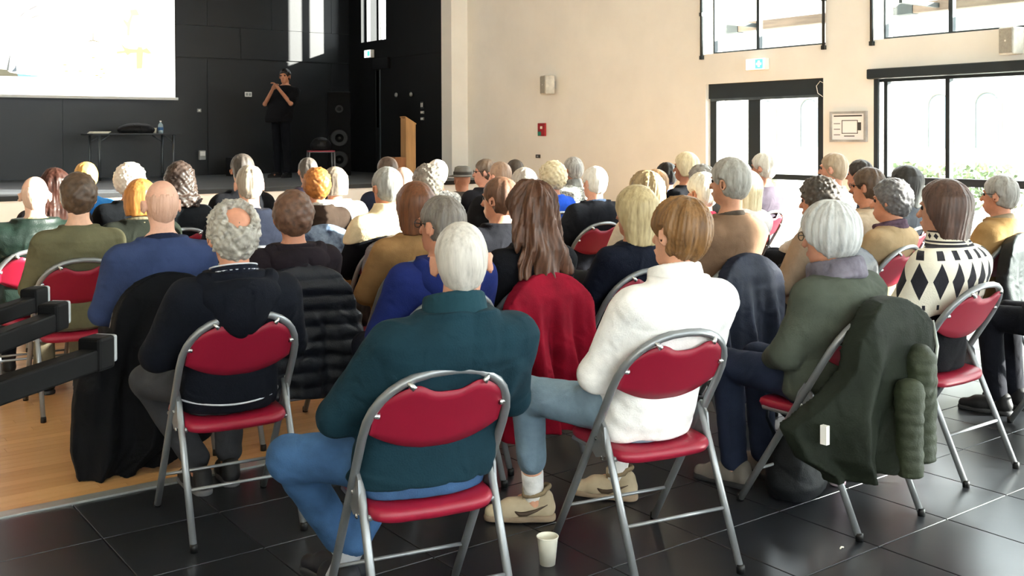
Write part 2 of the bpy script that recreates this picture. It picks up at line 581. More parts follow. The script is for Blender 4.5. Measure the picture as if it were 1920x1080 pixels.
# stage window: two tall panes
wi = tag(empty('window_1', (9.7, 17.13, 3.32)), kind='structure')
def wpart(name, x0, x1, y0, y1, z0, z1, m, root):
    o = box_obj(name, x0 - root.location.x, x1 - root.location.x, y0 - root.location.y, y1 - root.location.y, z0 - root.location.z, z1 - root.location.z, m, root)
    return o
for y0, y1 in ((16.66, 16.70), (17.10, 17.18), (17.56, 17.60)):
    wpart('window_frame', 9.60, 9.68, y0, y1, 3.32, 5.2, M_blackp, wi)
for y0, y1 in ((16.70, 17.10), (17.18, 17.56)):
    wpart('pane', 9.635, 9.645, y0, y1, 3.32, 5.2, M_glass, wi)
dl = tag(empty('window_2', (9.6, 16.96, 1.7)), kind='structure')
wpart('pane', 9.66, 9.67, 16.90, 17.02, 1.70, 2.76, M_glass, dl)
wpart('window_frame', 9.49, 9.62, 16.86, 16.90, STZ, 2.80, mat('grey_door_edge', '#4a5358', .5), dl)
wpart('window_frame', 9.49, 9.60, 17.02, 17.05, STZ, 2.80, M_blackp, dl)
wpart('door_head', 9.44, 9.55, 16.5, 17.06, 2.78, 2.98, M_blackp, dl)

# right wall: upper windows
def upper_window(name, y0, y1, mull, bars=True):
    r = tag(empty(name, (9.7, (y0 + y1) / 2, 2.53)), kind='structure')
    fx0, fx1 = 9.68, 9.74
    ys = [y0] + list(mull) + [y1]
    wpart('window_frame', fx0, fx1, y0, y1, 2.53, 2.565, M_dark, r)
    wpart('window_frame', fx0, fx1, y0, y1, 4.65, 4.7, M_dark, r)
    for k, y in enumerate(ys):
        wd = .022
        a = max(y0, y - wd); b = min(y1, y + wd)
        wpart('mullion', fx0, fx1, a, b, 2.565, 4.65, M_dark, r)
    for a, b in zip(ys, ys[1:]):
        wpart('pane', 9.705, 9.713, a + .02, b - .02, 2.565, 4.65, M_glass, r)
    if bars:
        for y in (y0 + .01, y1 + .01):
            bm = bmesh.new(); sweep(bm, [(0, 0, 2.47 - 2.53), (0, 0, 4.6 - 2.53)], .017, 12)
            o = mesh_obj('blind_rail', bm, M_dark, r, True); o.location = (9.475 - 9.7, y - (y0 + y1) / 2, 0)
            for zz in (2.49, 3.02, 4.2):
                wpart('rail_bracket', 9.46, 9.5, y - .022, y + .022, zz - .02, zz + .025, M_dark, r)
    return r
upper_window('window_3', 7.05, 8.84, [8.14])
upper_window('window_4', 3.55, 6.45, [5.70, 4.62])
upper_window('window_5', -1.1, 2.95, [2.0, 1.05, .1])  # out of view, its span shaped to admit sun onto the audience
def lower_window(name, y0, y1, mull, hdr=True):
    r = tag(empty(name, (9.6, (y0 + y1) / 2, 0)), kind='structure')
    f0, f1 = 9.56, 9.63
    if hdr:
        bm = bmesh.new(); box(bm, -.16, .06, -(y1 - y0) / 2 - .03, (y1 - y0) / 2 + .05, 2.12, 2.225, .012)
        mesh_obj('blind_box', bm, M_dark, r)
    wpart('window_frame', f0, f1, y0, y1, 2.09, 2.15, M_dark, r)
    wpart('window_frame', 9.50, 9.53, y1 - .05, y1, 0, 2.12, M_dark, r)
    for y in [y0 + .022] + list(mull) + [y1 - .10]:
        wpart('mullion', f0, f1, y - .022, y + .022, 0, 2.09, M_dark, r)
    wpart('transom', f0 - .01, f1, y0, y1, 1.03, 1.105, M_dark, r)
    wpart('transom', f0, f1, y0, y1, 0, .07, M_dark, r)
    ys = [y0 + .022] + list(mull) + [y1 - .10]
    for a, b in zip(ys, ys[1:]):
        wpart('pane', 9.595, 9.603, a + .02, b - .02, .07, 1.03, M_glass, r)
        wpart('pane', 9.595, 9.603, a + .02, b - .02, 1.105, 2.09, M_glass, r)
    return r
lower_window('window_8', 3.55, 6.45, [5.66, 4.55])
lower_window('window_9', -1.1, 2.95, [2.0, 1.05, .1])
lower_window('window_10', -4.2, -1.7, [-2.4, -3.3])
lower_window('window_11', -7.3, -4.8, [-5.6, -6.4])
for k, (a, b) in enumerate([(-5.2, -2.0), (-1.4, 1.8), (2.4, 5.6), (6.0, 9.0)]):
    r = tag(empty('window_%d' % (12 + k), ((a + b) / 2, -8.15, 1.6)), kind='structure')
    for x in (a + .03, (a + b) / 2, b - .03):
        wpart('mullion', x - .03, x + .03, -8.2, -8.12, 1.6, 4.4, M_dark, r)
    for z in (1.63, 2.9, 4.37):
        wpart('window_frame', a, b, -8.2, -8.12, z - .03, z + .03, M_dark, r)
    wpart('pane', a, b, -8.165, -8.155, 1.6, 4.4, M_glass, r)

# glazed door with a narrow and a wide leaf
dr = tag(empty('door_1', (9.6, 7.94, 0)), kind='structure')
wpart('blind_box', 9.55, 9.70, 7.08, 8.80, 1.985, 2.165, M_dark, dr)
wpart('blind_bar', 9.535, 9.56, 7.17, 8.76, 1.955, 1.985, mat('grey_bar', '#5c666b', .4, .4), dr)
for nm, y0, y1 in (('door_frame', 7.08, 7.21), ('door_frame', 8.70, 8.80), ('door_post', 8.02, 8.20)):
    wpart(nm, 9.58, 9.66, y0, y1, 0, 1.985, M_dark, dr)
for y0, y1 in ((7.21, 8.02), (8.20, 8.70)):
    wpart('pane', 9.615, 9.623, y0, y1, .1, 1.955, M_glass, dr)
    wpart('push_bar', 9.55, 9.58, y0, y1, 1.03, 1.09, M_dark, dr)
    wpart('door_rail', 9.58, 9.66, y0, y1, 0, .1, M_dark, dr)
bm = bmesh.new(); sweep(bm, [(-.07, -.86, 2.1), (-.075, -.80, 2.13), (-.08, -.755, 2.08), (-.075, -.77, 2.0), (-.07, -.83, 1.96)], .004, 6)
mesh_obj('cable_loop', bm, M_white, dr, True)

# ------------------------------------------------------------------ outside
M_pave = mat('pale_paving', '#d8d4c9', .9, 0, .05, 2)
tag(box_obj('ground_outside', 9.84, 60, -30, 60, -.3, -.06, M_pave), kind='structure')
M_stone = mat('pale_stone', '#a8a49a', .9, 0, .05, 1.5)
fac = tag(empty('stone_building', (30, 20, 0)), 'pale stone building with tall arched windows seen through the glass', 'building')
box_obj('facade', 0, 1, -22, 30, -.1, 9, M_stone, fac)
M_arch = mat('pale_blue_glazing', '#566468', .3, 0, .05, 3)
for yc in (-2.0, -3.55, -5.2, -6.8, -8.4, 2.9, 4.8, -10, -11.7):
    bm = bmesh.new()
    poly = [(-.36, .9), (.36, .9), (.36, 2.2)] + [(.36 * math.cos(t), 2.2 + .36 * math.sin(t)) for t in np.linspace(0, math.pi, 9)[1:-1]] + [(-.36, 2.2)]
    prism(bm, poly, -.04, .02)
    bmesh.ops.rotate(bm, verts=bm.verts, matrix=Matrix.Rotation(math.pi / 2, 3, 'Z'))
    a = mesh_obj('arched_window', bm, M_arch, fac); a.location = (-.03, yc, .2)
    bm = bmesh.new()
    pts = [(-.06, -.42, .9)] + [(-.06, -.42 * math.cos(t), 2.2 + .42 * math.sin(t)) for t in np.linspace(0, math.pi, 11)] + [(-.06, .42, .9)]
    sweep(bm, pts, .05, 6)
    s_ = mesh_obj('arch_surround', bm, mat('grey_stone', '#7d7b76', .9), fac); s_.location = (0, yc, .2)
M_leaf = mat('hedge_leaf', '#4c5c42', .7, 0, .3, 8, col2='#6f7a55')
def hedge(x, y, L_, h, seed, label):
    rg = np.random.RandomState(seed)
    n = 900
    c = np.stack([rg.uniform(-.35, .35, n), rg.uniform(-L_ / 2, L_ / 2, n), rg.uniform(.05, h, n)], 1)
    V, Q = [], []
    for i in range(n):
        a = rg.normal(size=3); a /= np.linalg.norm(a)
        b = np.cross(a, rg.normal(size=3)); b /= np.linalg.norm(b)
        s = rg.uniform(.05, .1)
        V += [c[i] - a * s, c[i] + b * s * .6, c[i] + a * s, c[i] - b * s * .6]
        Q.append([4 * i, 4 * i + 1, 4 * i + 2, 4 * i + 3])
    r = tag(empty('hedge', (x, y, -.06)), label, 'hedge', 'hedges outside')
    tag(np_mesh('foliage', np.array(V), np.array(Q), M_leaf, r, False), kind='stuff')
    bm = bmesh.new()
    for k in range(5): sweep(bm, [(0, (k - 2) * L_ / 5, 0), (0, (k - 2) * L_ / 5 + .05, h * .8)], .02, 6)
    mesh_obj('stems', bm, mat('bark', '#6b5a48', .9), r)
hedge(20, 12.0, 3.2, 1.0, 1, 'low green hedge outside behind the window mullion')
hedge(20, 8.6, 3.0, 1.0, 2, 'low green hedge outside beyond the wide window pane')
hedge(20, 17.6, 2.2, .9, 3, 'low green hedge outside beyond the glazed door')
M_timber = mat('weathered_timber', '#55493f', .8, 0, .2, (20, 2, 20))
M_steel = mat('dark_steel_shoe', '#1d2527', .7, .0)
for y0, y1, lab in ((6.9, 9.2, 'timber beam with dark steel shoe outside the upper window over the door'), (2.6, 6.66, 'timber beam with dark steel shoe outside the upper window beside the wall speaker')):
    b_ = tag(empty('timber_beam', (10.6, y1, 2.90)), lab, 'beam', 'beams outside')
    box_obj('beam', -.06, .06, y0 - y1, 0, 0, .115, M_timber, b_, .006)
    bm = bmesh.new(); bm2 = [(.0, -.005), (.0, .12), (.16, .12), (.34, -.005)]
    prism(bm, bm2, -.07, .07)
    bmesh.ops.rotate(bm, verts=bm.verts, matrix=Matrix.Rotation(math.pi / 2, 3, 'Z'))
    mesh_obj('steel_shoe', bm, M_steel, b_)
    for yy in (-.3, y0 - y1 + .3):
        box_obj('beam_bracket', -.95 + .19, -.06, yy - .02, yy + .02, .03, .08, M_steel, b_)

# ================================================================== CHAIRS
M_tube = mat('silver_grey_tube', '#8b8e91', .36, .55, .05, 8)
M_red = mat('red_vinyl', '#921630', .42, 0, .06, 5, .12, 220, spec=.45)
M_redp = mat('red_back_panel', '#8f152f', .5, 0, .04, 5, .06, 300)
M_chrome = mat('steel_clip', '#c9cbcb', .25, .9, .03, 20)
SEAT = .452
def tilt(z): return .305 - .555 * z / .87
def make_chair():
    r = empty('folding_chair')
    # hoop: front foot - up - half ellipse - down to the other front foot
    pts = []
    hw, zb, zt = .226, .66, .866
    for z in (0.012, .2, .4, .55, zb): pts.append((-hw, tilt(z), z))
    for t in np.linspace(math.pi, 0, 17)[1:-1]:
        c, s_ = math.cos(t), math.sin(t)
        z = zb + (zt - zb) * (abs(s_) ** .85)
        pts.append((hw * math.copysign(abs(c) ** .85, c), tilt(z), z))
    for z in (zb, .55, .4, .2, .012): pts.append((hw, tilt(z), z))
    bm = bmesh.new(); sweep(bm, pts, .0142, 12)
    mesh_obj('frame', bm, M_tube, r, True)
    # rear legs with the flattened hinge plate
    for s in (-1, 1):
        bm = bmesh.new()
        x = s * .213
        sweep(bm, [(x, -.022, .55), (x, -.05, .50), (x, -.095, .40), (x, -.267, .012)], [.009, .0135, .0135, .0135], 10)
        lg = mesh_obj('rear_leg', bm, M_tube, r, True)
        bm = bmesh.new()
        prism(bm, [(.02, .43), (-.03, .40), (-.10, .42), (-.085, .52), (-.045, .56), (-.015, .52)], -.004, .004)
        bmesh.ops.rotate(bm, verts=bm.verts, matrix=Matrix.Rotation(math.pi / 2, 3, 'Z'))
        o = mesh_obj('hinge_plate', bm, M_tube, r); o.location = (s * .221, .02, 0)
        for yy, zz in ((-.03, .47), (-.075, .41)):
            bm = bmesh.new(); lathe(bm, [(.009, 0), (.009, .003), (.005, .006)], 10)
            bmesh.ops.rotate(bm, verts=bm.verts, matrix=Matrix.Rotation(s * math.pi / 2, 3, 'Y'))
            q = mesh_obj('rivet', bm, M_chrome, o); q.location = (s * .004, yy, zz)
        for y in (-.269, .300):
            bm = bmesh.new(); lathe(bm, [(.015, 0), (.0155, .02), (.014, .03)], 10)
            f = mesh_obj('foot_cap', bm, M_blackp, r, True); f.location = (s * (.213 if y < 0 else .226), y, 0)
    bm = bmesh.new(); sweep(bm, [(-.213, -.182, .205), (.213, -.182, .205)], .007, 8)
    mesh_obj('stretcher', bm, M_tube, r, True)
    bm = bmesh.new(); sweep(bm, [(-.226, tilt(.16), .16), (.226, tilt(.16), .16)], .007, 8)
    mesh_obj('stretcher', bm, M_tube, r, True)
    bm = bmesh.new()
    for_pts = [(-.197, -.10, .413), (-.197, .20, .413), (-.15, .24, .413), (.15, .24, .413), (.197, .20, .413), (.197, -.10, .413)]
    sweep(bm, for_pts, .009, 8)
    mesh_obj('seat_rail', bm, M_tube, r, True)
    # padded seat
    bm = bmesh.new()
    nu = 12
    out = []
    for k in range(40):
        t = 2 * math.pi * k / 40
        c, s_ = math.cos(t), math.sin(t)
        out.append((.206 * math.copysign(abs(c) ** .32, c), .055 + .197 * math.copysign(abs(s_) ** .32, s_)))
    def zoff(x, y): return -.010 * (y < 0) * (y / .2) ** 2 - .008 * (1 - (x / .2) ** 2) + .012 * max(0, y / .2) ** 2 * 0
    rings = []
    for sc, dz in ((.88, -.042), (.97, -.038), (1.0, -.022), (.985, -.008), (.94, -.001), (.7, 0), (.35, 0)):
        rings.append([bm.verts.new((x * sc, .055 + (y - .055) * sc, SEAT + dz + zoff(x * sc, (y - .055) * sc))) for x, y in out])
    for A, B in zip(rings, rings[1:]):
        for j in range(40):
            bm.faces.new((A[j], A[(j + 1) % 40], B[(j + 1) % 40], B[j]))
    bm.faces.new(rings[0][::-1]); bm.faces.new(rings[-1])
    mesh_obj('seat', bm, M_red, r, True)
    # backrest panel with a scooped top edge
    bm = bmesh.new()
    NU, NV = 28, 6
    F, B = [], []
    for i in range(NU + 1):
        u = -1 + 2 * i / NU
        top = .838 - .034 * math.exp(-(u / .36) ** 4) - .088 * abs(u) ** 3.4
        bot = .610 + .058 * abs(u) ** 2.2
        top = max(top, bot + .012)
        cf, cb = [], []
        for j in range(NV + 1):
            z = bot + (top - bot) * j / NV
            y = tilt(z) - .036 * (1 - u * u) + .004
            cf.append(bm.verts.new((u * .206, y + .006, z))); cb.append(bm.verts.new((u * .206, y - .006, z)))
        F.append(cf); B.append(cb)
    for i in range(NU):
        for j in range(NV):
            bm.faces.new((F[i][j], F[i][j + 1], F[i + 1][j + 1], F[i + 1][j]))
            bm.faces.new((B[i][j], B[i + 1][j], B[i + 1][j + 1], B[i][j + 1]))
        bm.faces.new((F[i][0], F[i + 1][0], B[i + 1][0], B[i][0])); bm.faces.new((F[i][NV], B[i][NV], B[i + 1][NV], F[i + 1][NV]))
    for i in (0, NU):
        for j in range(NV):
            q = (F[i][j], B[i][j], B[i][j + 1], F[i][j + 1]); bm.faces.new(q if i else q[::-1])
    mesh_obj('backrest', bm, M_redp, r, True)
    # four steel tabs that hold the panel on the hoop
    for x, z, dx, dz in ((-.108, .822, -.02, .022), (.108, .822, .02, .022), (-.190, .735, -.03, .004), (.190, .735, .03, .004)):
        y = tilt(z) - .036 * (1 - (x / .206) ** 2) - .006
        bm = bmesh.new()
        sweep(bm, [(x, y, z), (x + dx * .5, y + .004, z + dz * .5), (x + dx, tilt(z + dz) - .002, z + dz)], [.010, .009, .007], 8)
        lathe_c = mesh_obj('clip', bm, M_chrome, r, True)
    return r

chair0 = make_chair()
chair_used = [False]
def chair(x, y, face, label):
    if chair_used[0]: c = copy_tree(chair0)
    else: c = chair0; chair_used[0] = True
    c.location = (x, y, 0); c.rotation_euler = (0, 0, R_(face))
    tag(c, label, 'chair', 'red folding chairs of the audience')
    return c

# ================================================================== PEOPLE
def hand_template():
    F = Field((-.085, -.03, -.085), (.06, .175, .04), .0042)
    F.add(ell((0, .045, 0), (.040, .050, .016)), .01)
    F.add(cap((0, -.03, .002), (0, .02, 0), .025, .028), .015)
    for x, L_, r in ((-.028, .070, .0088), (-.0095, .078, .0092), (.0095, .072, .0088), (.027, .056, .0078)):
        p = np.array([x, .078, .002])
        a = 0
        for fr, da in ((.44, 14), (.32, 30), (.24, 26)):
            a += R_(da)
            q = p + np.array([x * .25 * fr, math.cos(a), -math.sin(a)]) * np.array([1, L_ * fr, L_ * fr])
            F.add(cap(p, q, r, r * .93), .004)
            p = q; r *= .93
    F.add(cap((-.030, .018, -.006), (-.056, .050, -.014), .013, .0115), .012)
    F.add(cap((-.056, .050, -.014), (-.060, .082, -.022), .0115, .009), .004)
    return F.mesh()
HAND = hand_template()      # a right hand, palm down, thumb towards -x

def rotm(yaw, pitch=0, roll=0):
    return np.array(Matrix.Rotation(R_(yaw), 3, 'Z') @ Matrix.Rotation(R_(pitch), 3, 'X') @ Matrix.Rotation(R_(roll), 3, 'Y'))

HT = dict(short=.016, bald=.0, thin=.006, fringe=.004, bob=.028, long=.03, curly=.034, afro=.05, hat=.045)

def add_head(F, c, R, s=1., k=.015):
    """skull, jaw, nose, ears ... in head space (+y face, z up) into a body field"""
    def P(p): return c + R @ (np.array(p) * s)
    def E(p, r): return ell(P(p), [v * s for v in r], R)
    F.add(E((0, -.012, .022), (.074, .094, .092)), k)
    F.add(E((0, .028, -.035), (.058, .064, .086)), .03)
    F.add(E((0, .058, -.096), (.032, .032, .024)), .03)
    F.add(cap(P((0, .090, .005)), P((0, .112, -.034)), .009 * s, .014 * s), .012)
    F.add(E((0, .096, -.066), (.024, .010, .007)), .008)
    F.add(E((0, .093, -.079), (.020, .010, .007)), .008)
    F.add(E((-.03, .082, .026), (.026, .014, .009)), .012)
    F.add(E((.03, .082, .026), (.026, .014, .009)), .012)
    for sx in (-1, 1):
        F.add(E((sx * .032, .094, .006), (.014, .010, .010)), .008, True)
        F.add(ell(P((sx * .087, -.006, -.012)), (.011 * s, .024 * s, .035 * s), R @ rotm(-sx * 26, -8)), .008)
        F.add(ell(P((sx * .098, -.002, -.010)), (.006 * s, .012 * s, .020 * s), R @ rotm(-sx * 26, -8)), .004, True)

def hair_mesh(style, vox, seed, o):
    """hair solid in head space"""
    rng = np.random.RandomState(seed)
    t = o.get('t', HT[style])
    lo, hi = [-.19, -.19, -.2], [.19, .15, .2]
    if style == 'long': lo[2] = -.47; lo[1] = -.22
    F = Field(lo, hi, vox)
    sk = (.074 + t, .094 + t, .092 + t)
    ph = rng.uniform(0, 6.28, 6)
    if style in ('short', 'curly', 'afro', 'thin', 'fringe'):
        sidev = o.get('side', 0)
        F.add(ell((0, -.014, .024), (sk[0] + sidev, sk[1], sk[2])), .01)
        F.add(ell((0, -.035, -.025), (.060 + t * .45, .066 + t * .6, .078)), .03)
        low = o.get('low', -.062)
        hl = o.get('hairline', .038)
        F.cut(lambda X, Y, Z: .80 * Y - .60 * Z - hl, .012)
        F.cut(lambda X, Y, Z: -Z + low + .42 * Y, .012)
        # clear the ears
        for sx in (-1, 1):
            if style in ('short', 'thin', 'fringe') and t < .03:
                F.add(ell((sx * .096, .008, -.022), (.030, .036, .046)), .012, True)
        if style == 'fringe' or 'crown' in o:
            F.add(ell(o.get('crown', (0, -.02, .10)), o.get('crown_r', (.070, .085, .075))), .035, True)
    elif style in ('bob', 'long'):
        ln = o.get('len', -.125)
        F.add(ell((0, -.016, .026), sk), .01)
        F.add(loft([ln, ln * .5, -.01, .05], [o.get('w', .098), .104, .100, .085], [.085, .092, .096, .095], [-.028, -.03, -.022, -.018], 0, None, 2.2), .04)
        if style == 'long':
            bl = o.get('back', -.33)
            F.add(loft([bl, bl * .6, -.1, 0], [o.get('bw', .105), .125, .110, .08], [.035, .052, .07, .08], [-.115, -.105, -.06, -.03], 0, None, 2.2), .05)
        hl = o.get('hairline', .02)
        F.cut(lambda X, Y, Z: np.maximum(.88 * Y - .47 * Z - hl - .02, -10) + 0 * X, .015)
        # open the face and the neck
        F.add(ell((0, .10, -.06), (.066, .10, .115)), .015, True)
        F.add(cap((0, .03, -.25), (0, .01, -.07), .058, .055), .015, True)
    n = o.get('n', 38)
    amp = o.get('amp', {'short': .0017, 'thin': .0007, 'fringe': .0012, 'bob': .0012, 'long': .003, 'curly': .010, 'afro': .015}[style])
    if style in ('curly', 'afro') or o.get('wavy'):
        fr = o.get('fr', 150)
        def curl(X, Y, Z):
            x = X + .010 * np.sin(40 * Y + ph[0]) + .006 * np.sin(70 * Z + ph[3])
            y = Y + .010 * np.sin(44 * Z + ph[1])
            z = Z + .010 * np.sin(42 * X + ph[2])
            return amp * (np.sin(fr * x + ph[3]) * np.sin(fr * y + ph[4]) * np.sin(fr * z + ph[5]) + .55 * np.sin(fr * .6 * x + ph[1]) * np.sin(fr * .55 * z + ph[2]))
        F.disp(curl)
    else:
        def strand(X, Y, Z):
            az = np.arctan2(X, -(Y + .03) - .15 * (Z - .08))
            rad = np.sqrt(X ** 2 + (Y + .03) ** 2)
            fade = np.clip(rad / .06, 0, 1)
            zz = Z * o.get('zf', 16)
            return amp * fade * (np.sin(n * az + 1.4 * np.sin(zz + ph[0]) + ph[1]) + .6 * np.sin(n * 1.9 * az + 1.8 * np.sin(zz * 1.5 + ph[2]) + ph[3]) + o.get('clump', 1.2) * np.sin(8 * az + .8 * zz + ph[4]) + .8 * np.sin(13 * az - .6 * zz + ph[5]))
        F.disp(strand)
    return F.mesh()

SHOE = {}
def shoe_mesh(kind):
    if kind in SHOE: return SHOE[kind]
    F = Field((-.07, -.11, -.01), (.07, .22, .13), .006)
    F.add(cap((0, -.045, .045), (0, .10, .042), .036, .040), .02)
    F.add(cap((0, .08, .036), (0, .165, .030), .040, .032), .02)
    F.add(cap((0, -.05, .055), (0, -.04, .085), .036, .040), .02)
    F.add(cap((0, .02, .06), (0, .09, .05), .034, .036), .02)
    F.cut(lambda X, Y, Z: -Z + .018 + 0 * X + 0 * Y, .004)
    S = Field((-.07, -.11, -.01), (.07, .22, .06), .006)
    S.add(cap((0, -.05, .012), (0, .06, .012), .040, .038), .02)
    S.add(cap((0, .06, .012), (0, .165, .012), .044, .036), .02)
    S.cut(lambda X, Y, Z: np.maximum(Z - .026, -Z) + 0 * X + 0 * Y, .004)
    V1, Q1 = F.mesh(); V2, Q2 = S.mesh()
    SHOE[kind] = ((V1, Q1), (V2, Q2))
    return SHOE[kind]

TZ = [.44, .50, .58, .68, .80, .90, .955, .995, 1.03, 1.07]
TWm = [.158, .172, .168, .162, .182, .196, .190, .150, .098, .062]
TDm = [.115, .125, .122, .114, .118, .114, .104, .088, .072, .060]
TYm = [.035, .03, .01, -.025, -.085, -.125, -.138, -.142, -.138, -.130]

def press(gap):
    """the chair back pushes clothes and body forward"""
    def fn(X, Y, Z):
        z = np.maximum(Z, .63)
        p = tilt(z) - .036 * np.clip(1 - (X / .202) ** 2, 0, 1) + gap
        return np.where((Z < .872) & (np.abs(X) < .25), p - Y, -.2)
    return fn

def person(px, py, zt, lod, label, hair=('short', '#6b625c', '#2e2a27', {}), top=('sweater', '#333a48'), bottom='#23262e', shoes='#1b1b1d',
           skin='#c08468', face=0., head=(0, 0, 0), lean=0., sw=1., girth=1., arms='lap', legs=None, chairx=None, extras=(), seed=None, chair_label=None,
           stand=None, at=None, hx=0., group='seated audience', wr=None, sole='#2a2a2c', foot_z=0., cuff=0., sock=None):
    """px, py: where the head is on the floor plan; zt: height of the top of the hair; +y of the local frame is the way the person faces"""
    seed = seed if seed is not None else int(px * 100 + py * 37)
    vb, vt, vh = {0: (.010, .009, .0052), 1: (.0125, .0125, .0075), 2: (.0155, .0165, .0095)}[lod]
    style, hc, hc2, ho = hair
    hs = ho.get('hs', 1.)
    base = 0 if stand is None else stand
    hcz = zt - HT[style] * (0 if style == 'hat' else 1) - .113 * hs - (.02 if style == 'hat' else 0)
    ts = (hcz - base - .45) / (1.192 - .45)
    def zf(z): return base + .45 + (z - .45) * ts
    hy = -.125 + lean * (1.19 - .45)
    rz = R_(face)
    if at: ox, oy = at
    else: ox = px - (math.cos(rz) * hx - math.sin(rz) * hy); oy = py - (math.sin(rz) * hx + math.cos(rz) * hy)
    oz = 0. if stand is None else foot_z
    root = empty('person', (ox, oy, oz), rz)
    tag(root, label, 'person', group)
    hc3 = np.array([hx, hy, hcz])
    xx = lambda z: hx * (z - .45) / .74
    HR = rotm(*head)
    yy = lambda z: lean * (z - .45)
    tz = [zf(z) for z in TZ]; tw = [v * sw * (girth if i < 5 else 1 + (girth - 1) * .5) for i, v in enumerate(TWm)]
    td = [v * girth for v in TDm]; ty = [v + yy(z) for v, z in zip(TYm, TZ)]; tx = [xx(z) for z in TZ]
    # arms
    shz = .945
    sh = [np.array([s * .178 * sw + xx(shz), -.132 + yy(shz), zf(shz)]) for s in (-1, 1)]
    if arms == 'lap':
        el = [np.array([s * .235 * sw + xx(.7), -.0 + yy(.7), zf(.69)]) for s in (-1, 1)]
        wri = [np.array([s * .085, .25, zf(.60)]) for s in (-1, 1)]
    elif arms == 'cross':
        el = [np.array([s * .262 * sw + xx(.7), .03 + yy(.7), zf(.70)]) for s in (-1, 1)]
        wri = [np.array([-s * .05 + xx(.7), .155 + .03 * s + yy(.75), zf(.735 + .03 * s)]) for s in (-1, 1)]
    else:
        el = [np.array(v, float) for v in arms[0]]; wri = [np.array(v, float) for v in arms[1]]
    if legs is None and stand is None:
        legs = ([(-.105, .475, .53), (.105, .475, .53)], [(-.10, .44, .10), (.10, .44, .10)])
    if stand is not None and legs is None:
        legs = ([(-.10, -.04, base + .02), (.10, -.04, base + .02)], [(-.11, -.06, .10), (.11, -.06, .10)])
    kn = [np.array(v, float) for v in legs[0]]; an = [np.array(v, float) for v in legs[1]]
    hipz = base + .535
    hp = [np.array([s * .088, .05 if stand is None else -.02, hipz]) for s in (-1, 1)]
    m_skin = skinmat(skin)
    # --- body, one continuous surface
    allp = np.array(el + wri + kn + an + [hc3])
    lo = np.minimum(allp.min(0) - .16, [-.3, -.33, 0]); hi = np.maximum(allp.max(0) + .16, [.3, .2, 0]); lo[2] = max(0, lo[2])
    B = Field(lo, hi, vb)
    B.add(loft(tz, tw, td, ty, -.016, tx), .03)
    for i in (0, 1):
        B.add(cap(sh[i], el[i], .046, .036), .03); B.add(cap(el[i], wri[i], .036, .025), .015)
        B.add(cap(hp[i], kn[i], .074, .052), .03); B.add(cap(kn[i], an[i], .050, .036), .02)
        ft = an[i] - kn[i]
        B.add(cap(an[i] + np.array([0, -.01, -.03]), an[i] + np.array([0, .10, -.055]), .030, .028), .02)
    nb = np.array([xx(1.0), -.14 + yy(1.0), zf(1.0)])
    B.add(cap(nb, hc3 + HR @ np.array([0, -.02, -.06]), .057, .055), .025)
    add_head(B, hc3, HR, hs)
    if stand is None: B.cut(press(.024), .01)
    V, Q = B.mesh()
    VV, QQ, n0 = [V], [Q], len(V)
    for i in (0, 1):
        d = wri[i] - el[i]; d = d / np.linalg.norm(d)
        yv = d; xv = np.cross(yv, [0, 0, 1.]); xv /= (np.linalg.norm(xv) + 1e-9); zv = np.cross(xv, yv)
        hv = HAND[0].copy(); hq = HAND[1]
        if i == 0: hv[:, 0] *= -1; hq = hq[:, ::-1]
        VV.append(hv @ np.array([xv, yv, zv]) + wri[i] - yv * .01); QQ.append(hq + n0); n0 += len(hv)
    np_mesh('body', np.concatenate(VV), np.concatenate(QQ), m_skin, root)
    # eyes
    for sx in (-1, 1):
        bm = bmesh.new(); bmesh.ops.create_icosphere(bm, subdivisions=2, radius=.0125 * hs)
        e_ = mesh_obj('eye', bm, mat('eye_dark', '#2b2320', .2), root, True)
        e_.location = hc3 + HR @ (np.array([sx * .031, .079, .005]) * hs)
    # --- trousers
    mt = fabric(bottom, .9, .16, .3, 220)
    T = Field(lo, hi, vt)
    T.add(ell((0, .04 if stand is None else .02, hipz - .005), (.162 * sw * girth, .118 * girth, .10)), .03)
    tr = 1.0 if not isinstance(top[-1], dict) else top[-1].get('trouser', 1.0)
    for i in (0, 1):
        T.add(cap(hp[i], kn[i], .088 * tr, .070 * tr), .04); T.add(cap(kn[i], an[i] + (kn[i] - an[i]) * cuff + np.array([0, 0, .02]), .066 * tr, .056 * tr), .02)
    if stand is None: T.add(loft(tz[:3], tw[:3], td[:3], ty[:3], -.003, tx[:3]), .03); T.cut(press(.016), .01)
    if stand is None: T.cut(lambda X, Y, Z: np.where(Y < .2, SEAT - .004 - Z, -1) + 0 * X, .008)
    T.disp(wrinkle(seed + 1, .007, 24))
    V, Q = T.mesh(); np_mesh('trousers', V, Q, mt, root)
    # --- shoes
    (V1, Q1), (V2, Q2) = shoe_mesh('s')
    for i in (0, 1):
        d = an[i] - kn[i]
        yawf = (12 if i == 0 else -12)
        if legs and len(legs) > 2: yawf = legs[2][i]
        o = np_mesh('shoe', V1, Q1, fabric(shoes, .6, .1, .1), root)
        o.location = (an[i][0], an[i][1] - .0, max(0, an[i][2] - .10)); o.rotation_euler = (0, 0, R_(yawf))
        q = np_mesh('sole', V2, Q2, mat('sole_' + sole, sole, .7), o)
        if sock:
            bm = bmesh.new(); sweep(bm, [an[i] + (kn[i] - an[i]) * t_ for t_ in np.linspace(-.10, .24, 7)], [.041, .041, .0415, .042, .043, .044, .0445], 14)
            mesh_obj('sock', bm, fabric(sock), root, True)
    # --- upper garment
    kind, tc = top[0], top[1]
    to = top[2] if len(top) > 2 else {}
    grow = {'sweater': .008, 'shirt': .008, 'jacket': .016, 'coat': .022, 'hoodie': .016, 'tee': .008}.get(kind, .01) + to.get('grow', 0)
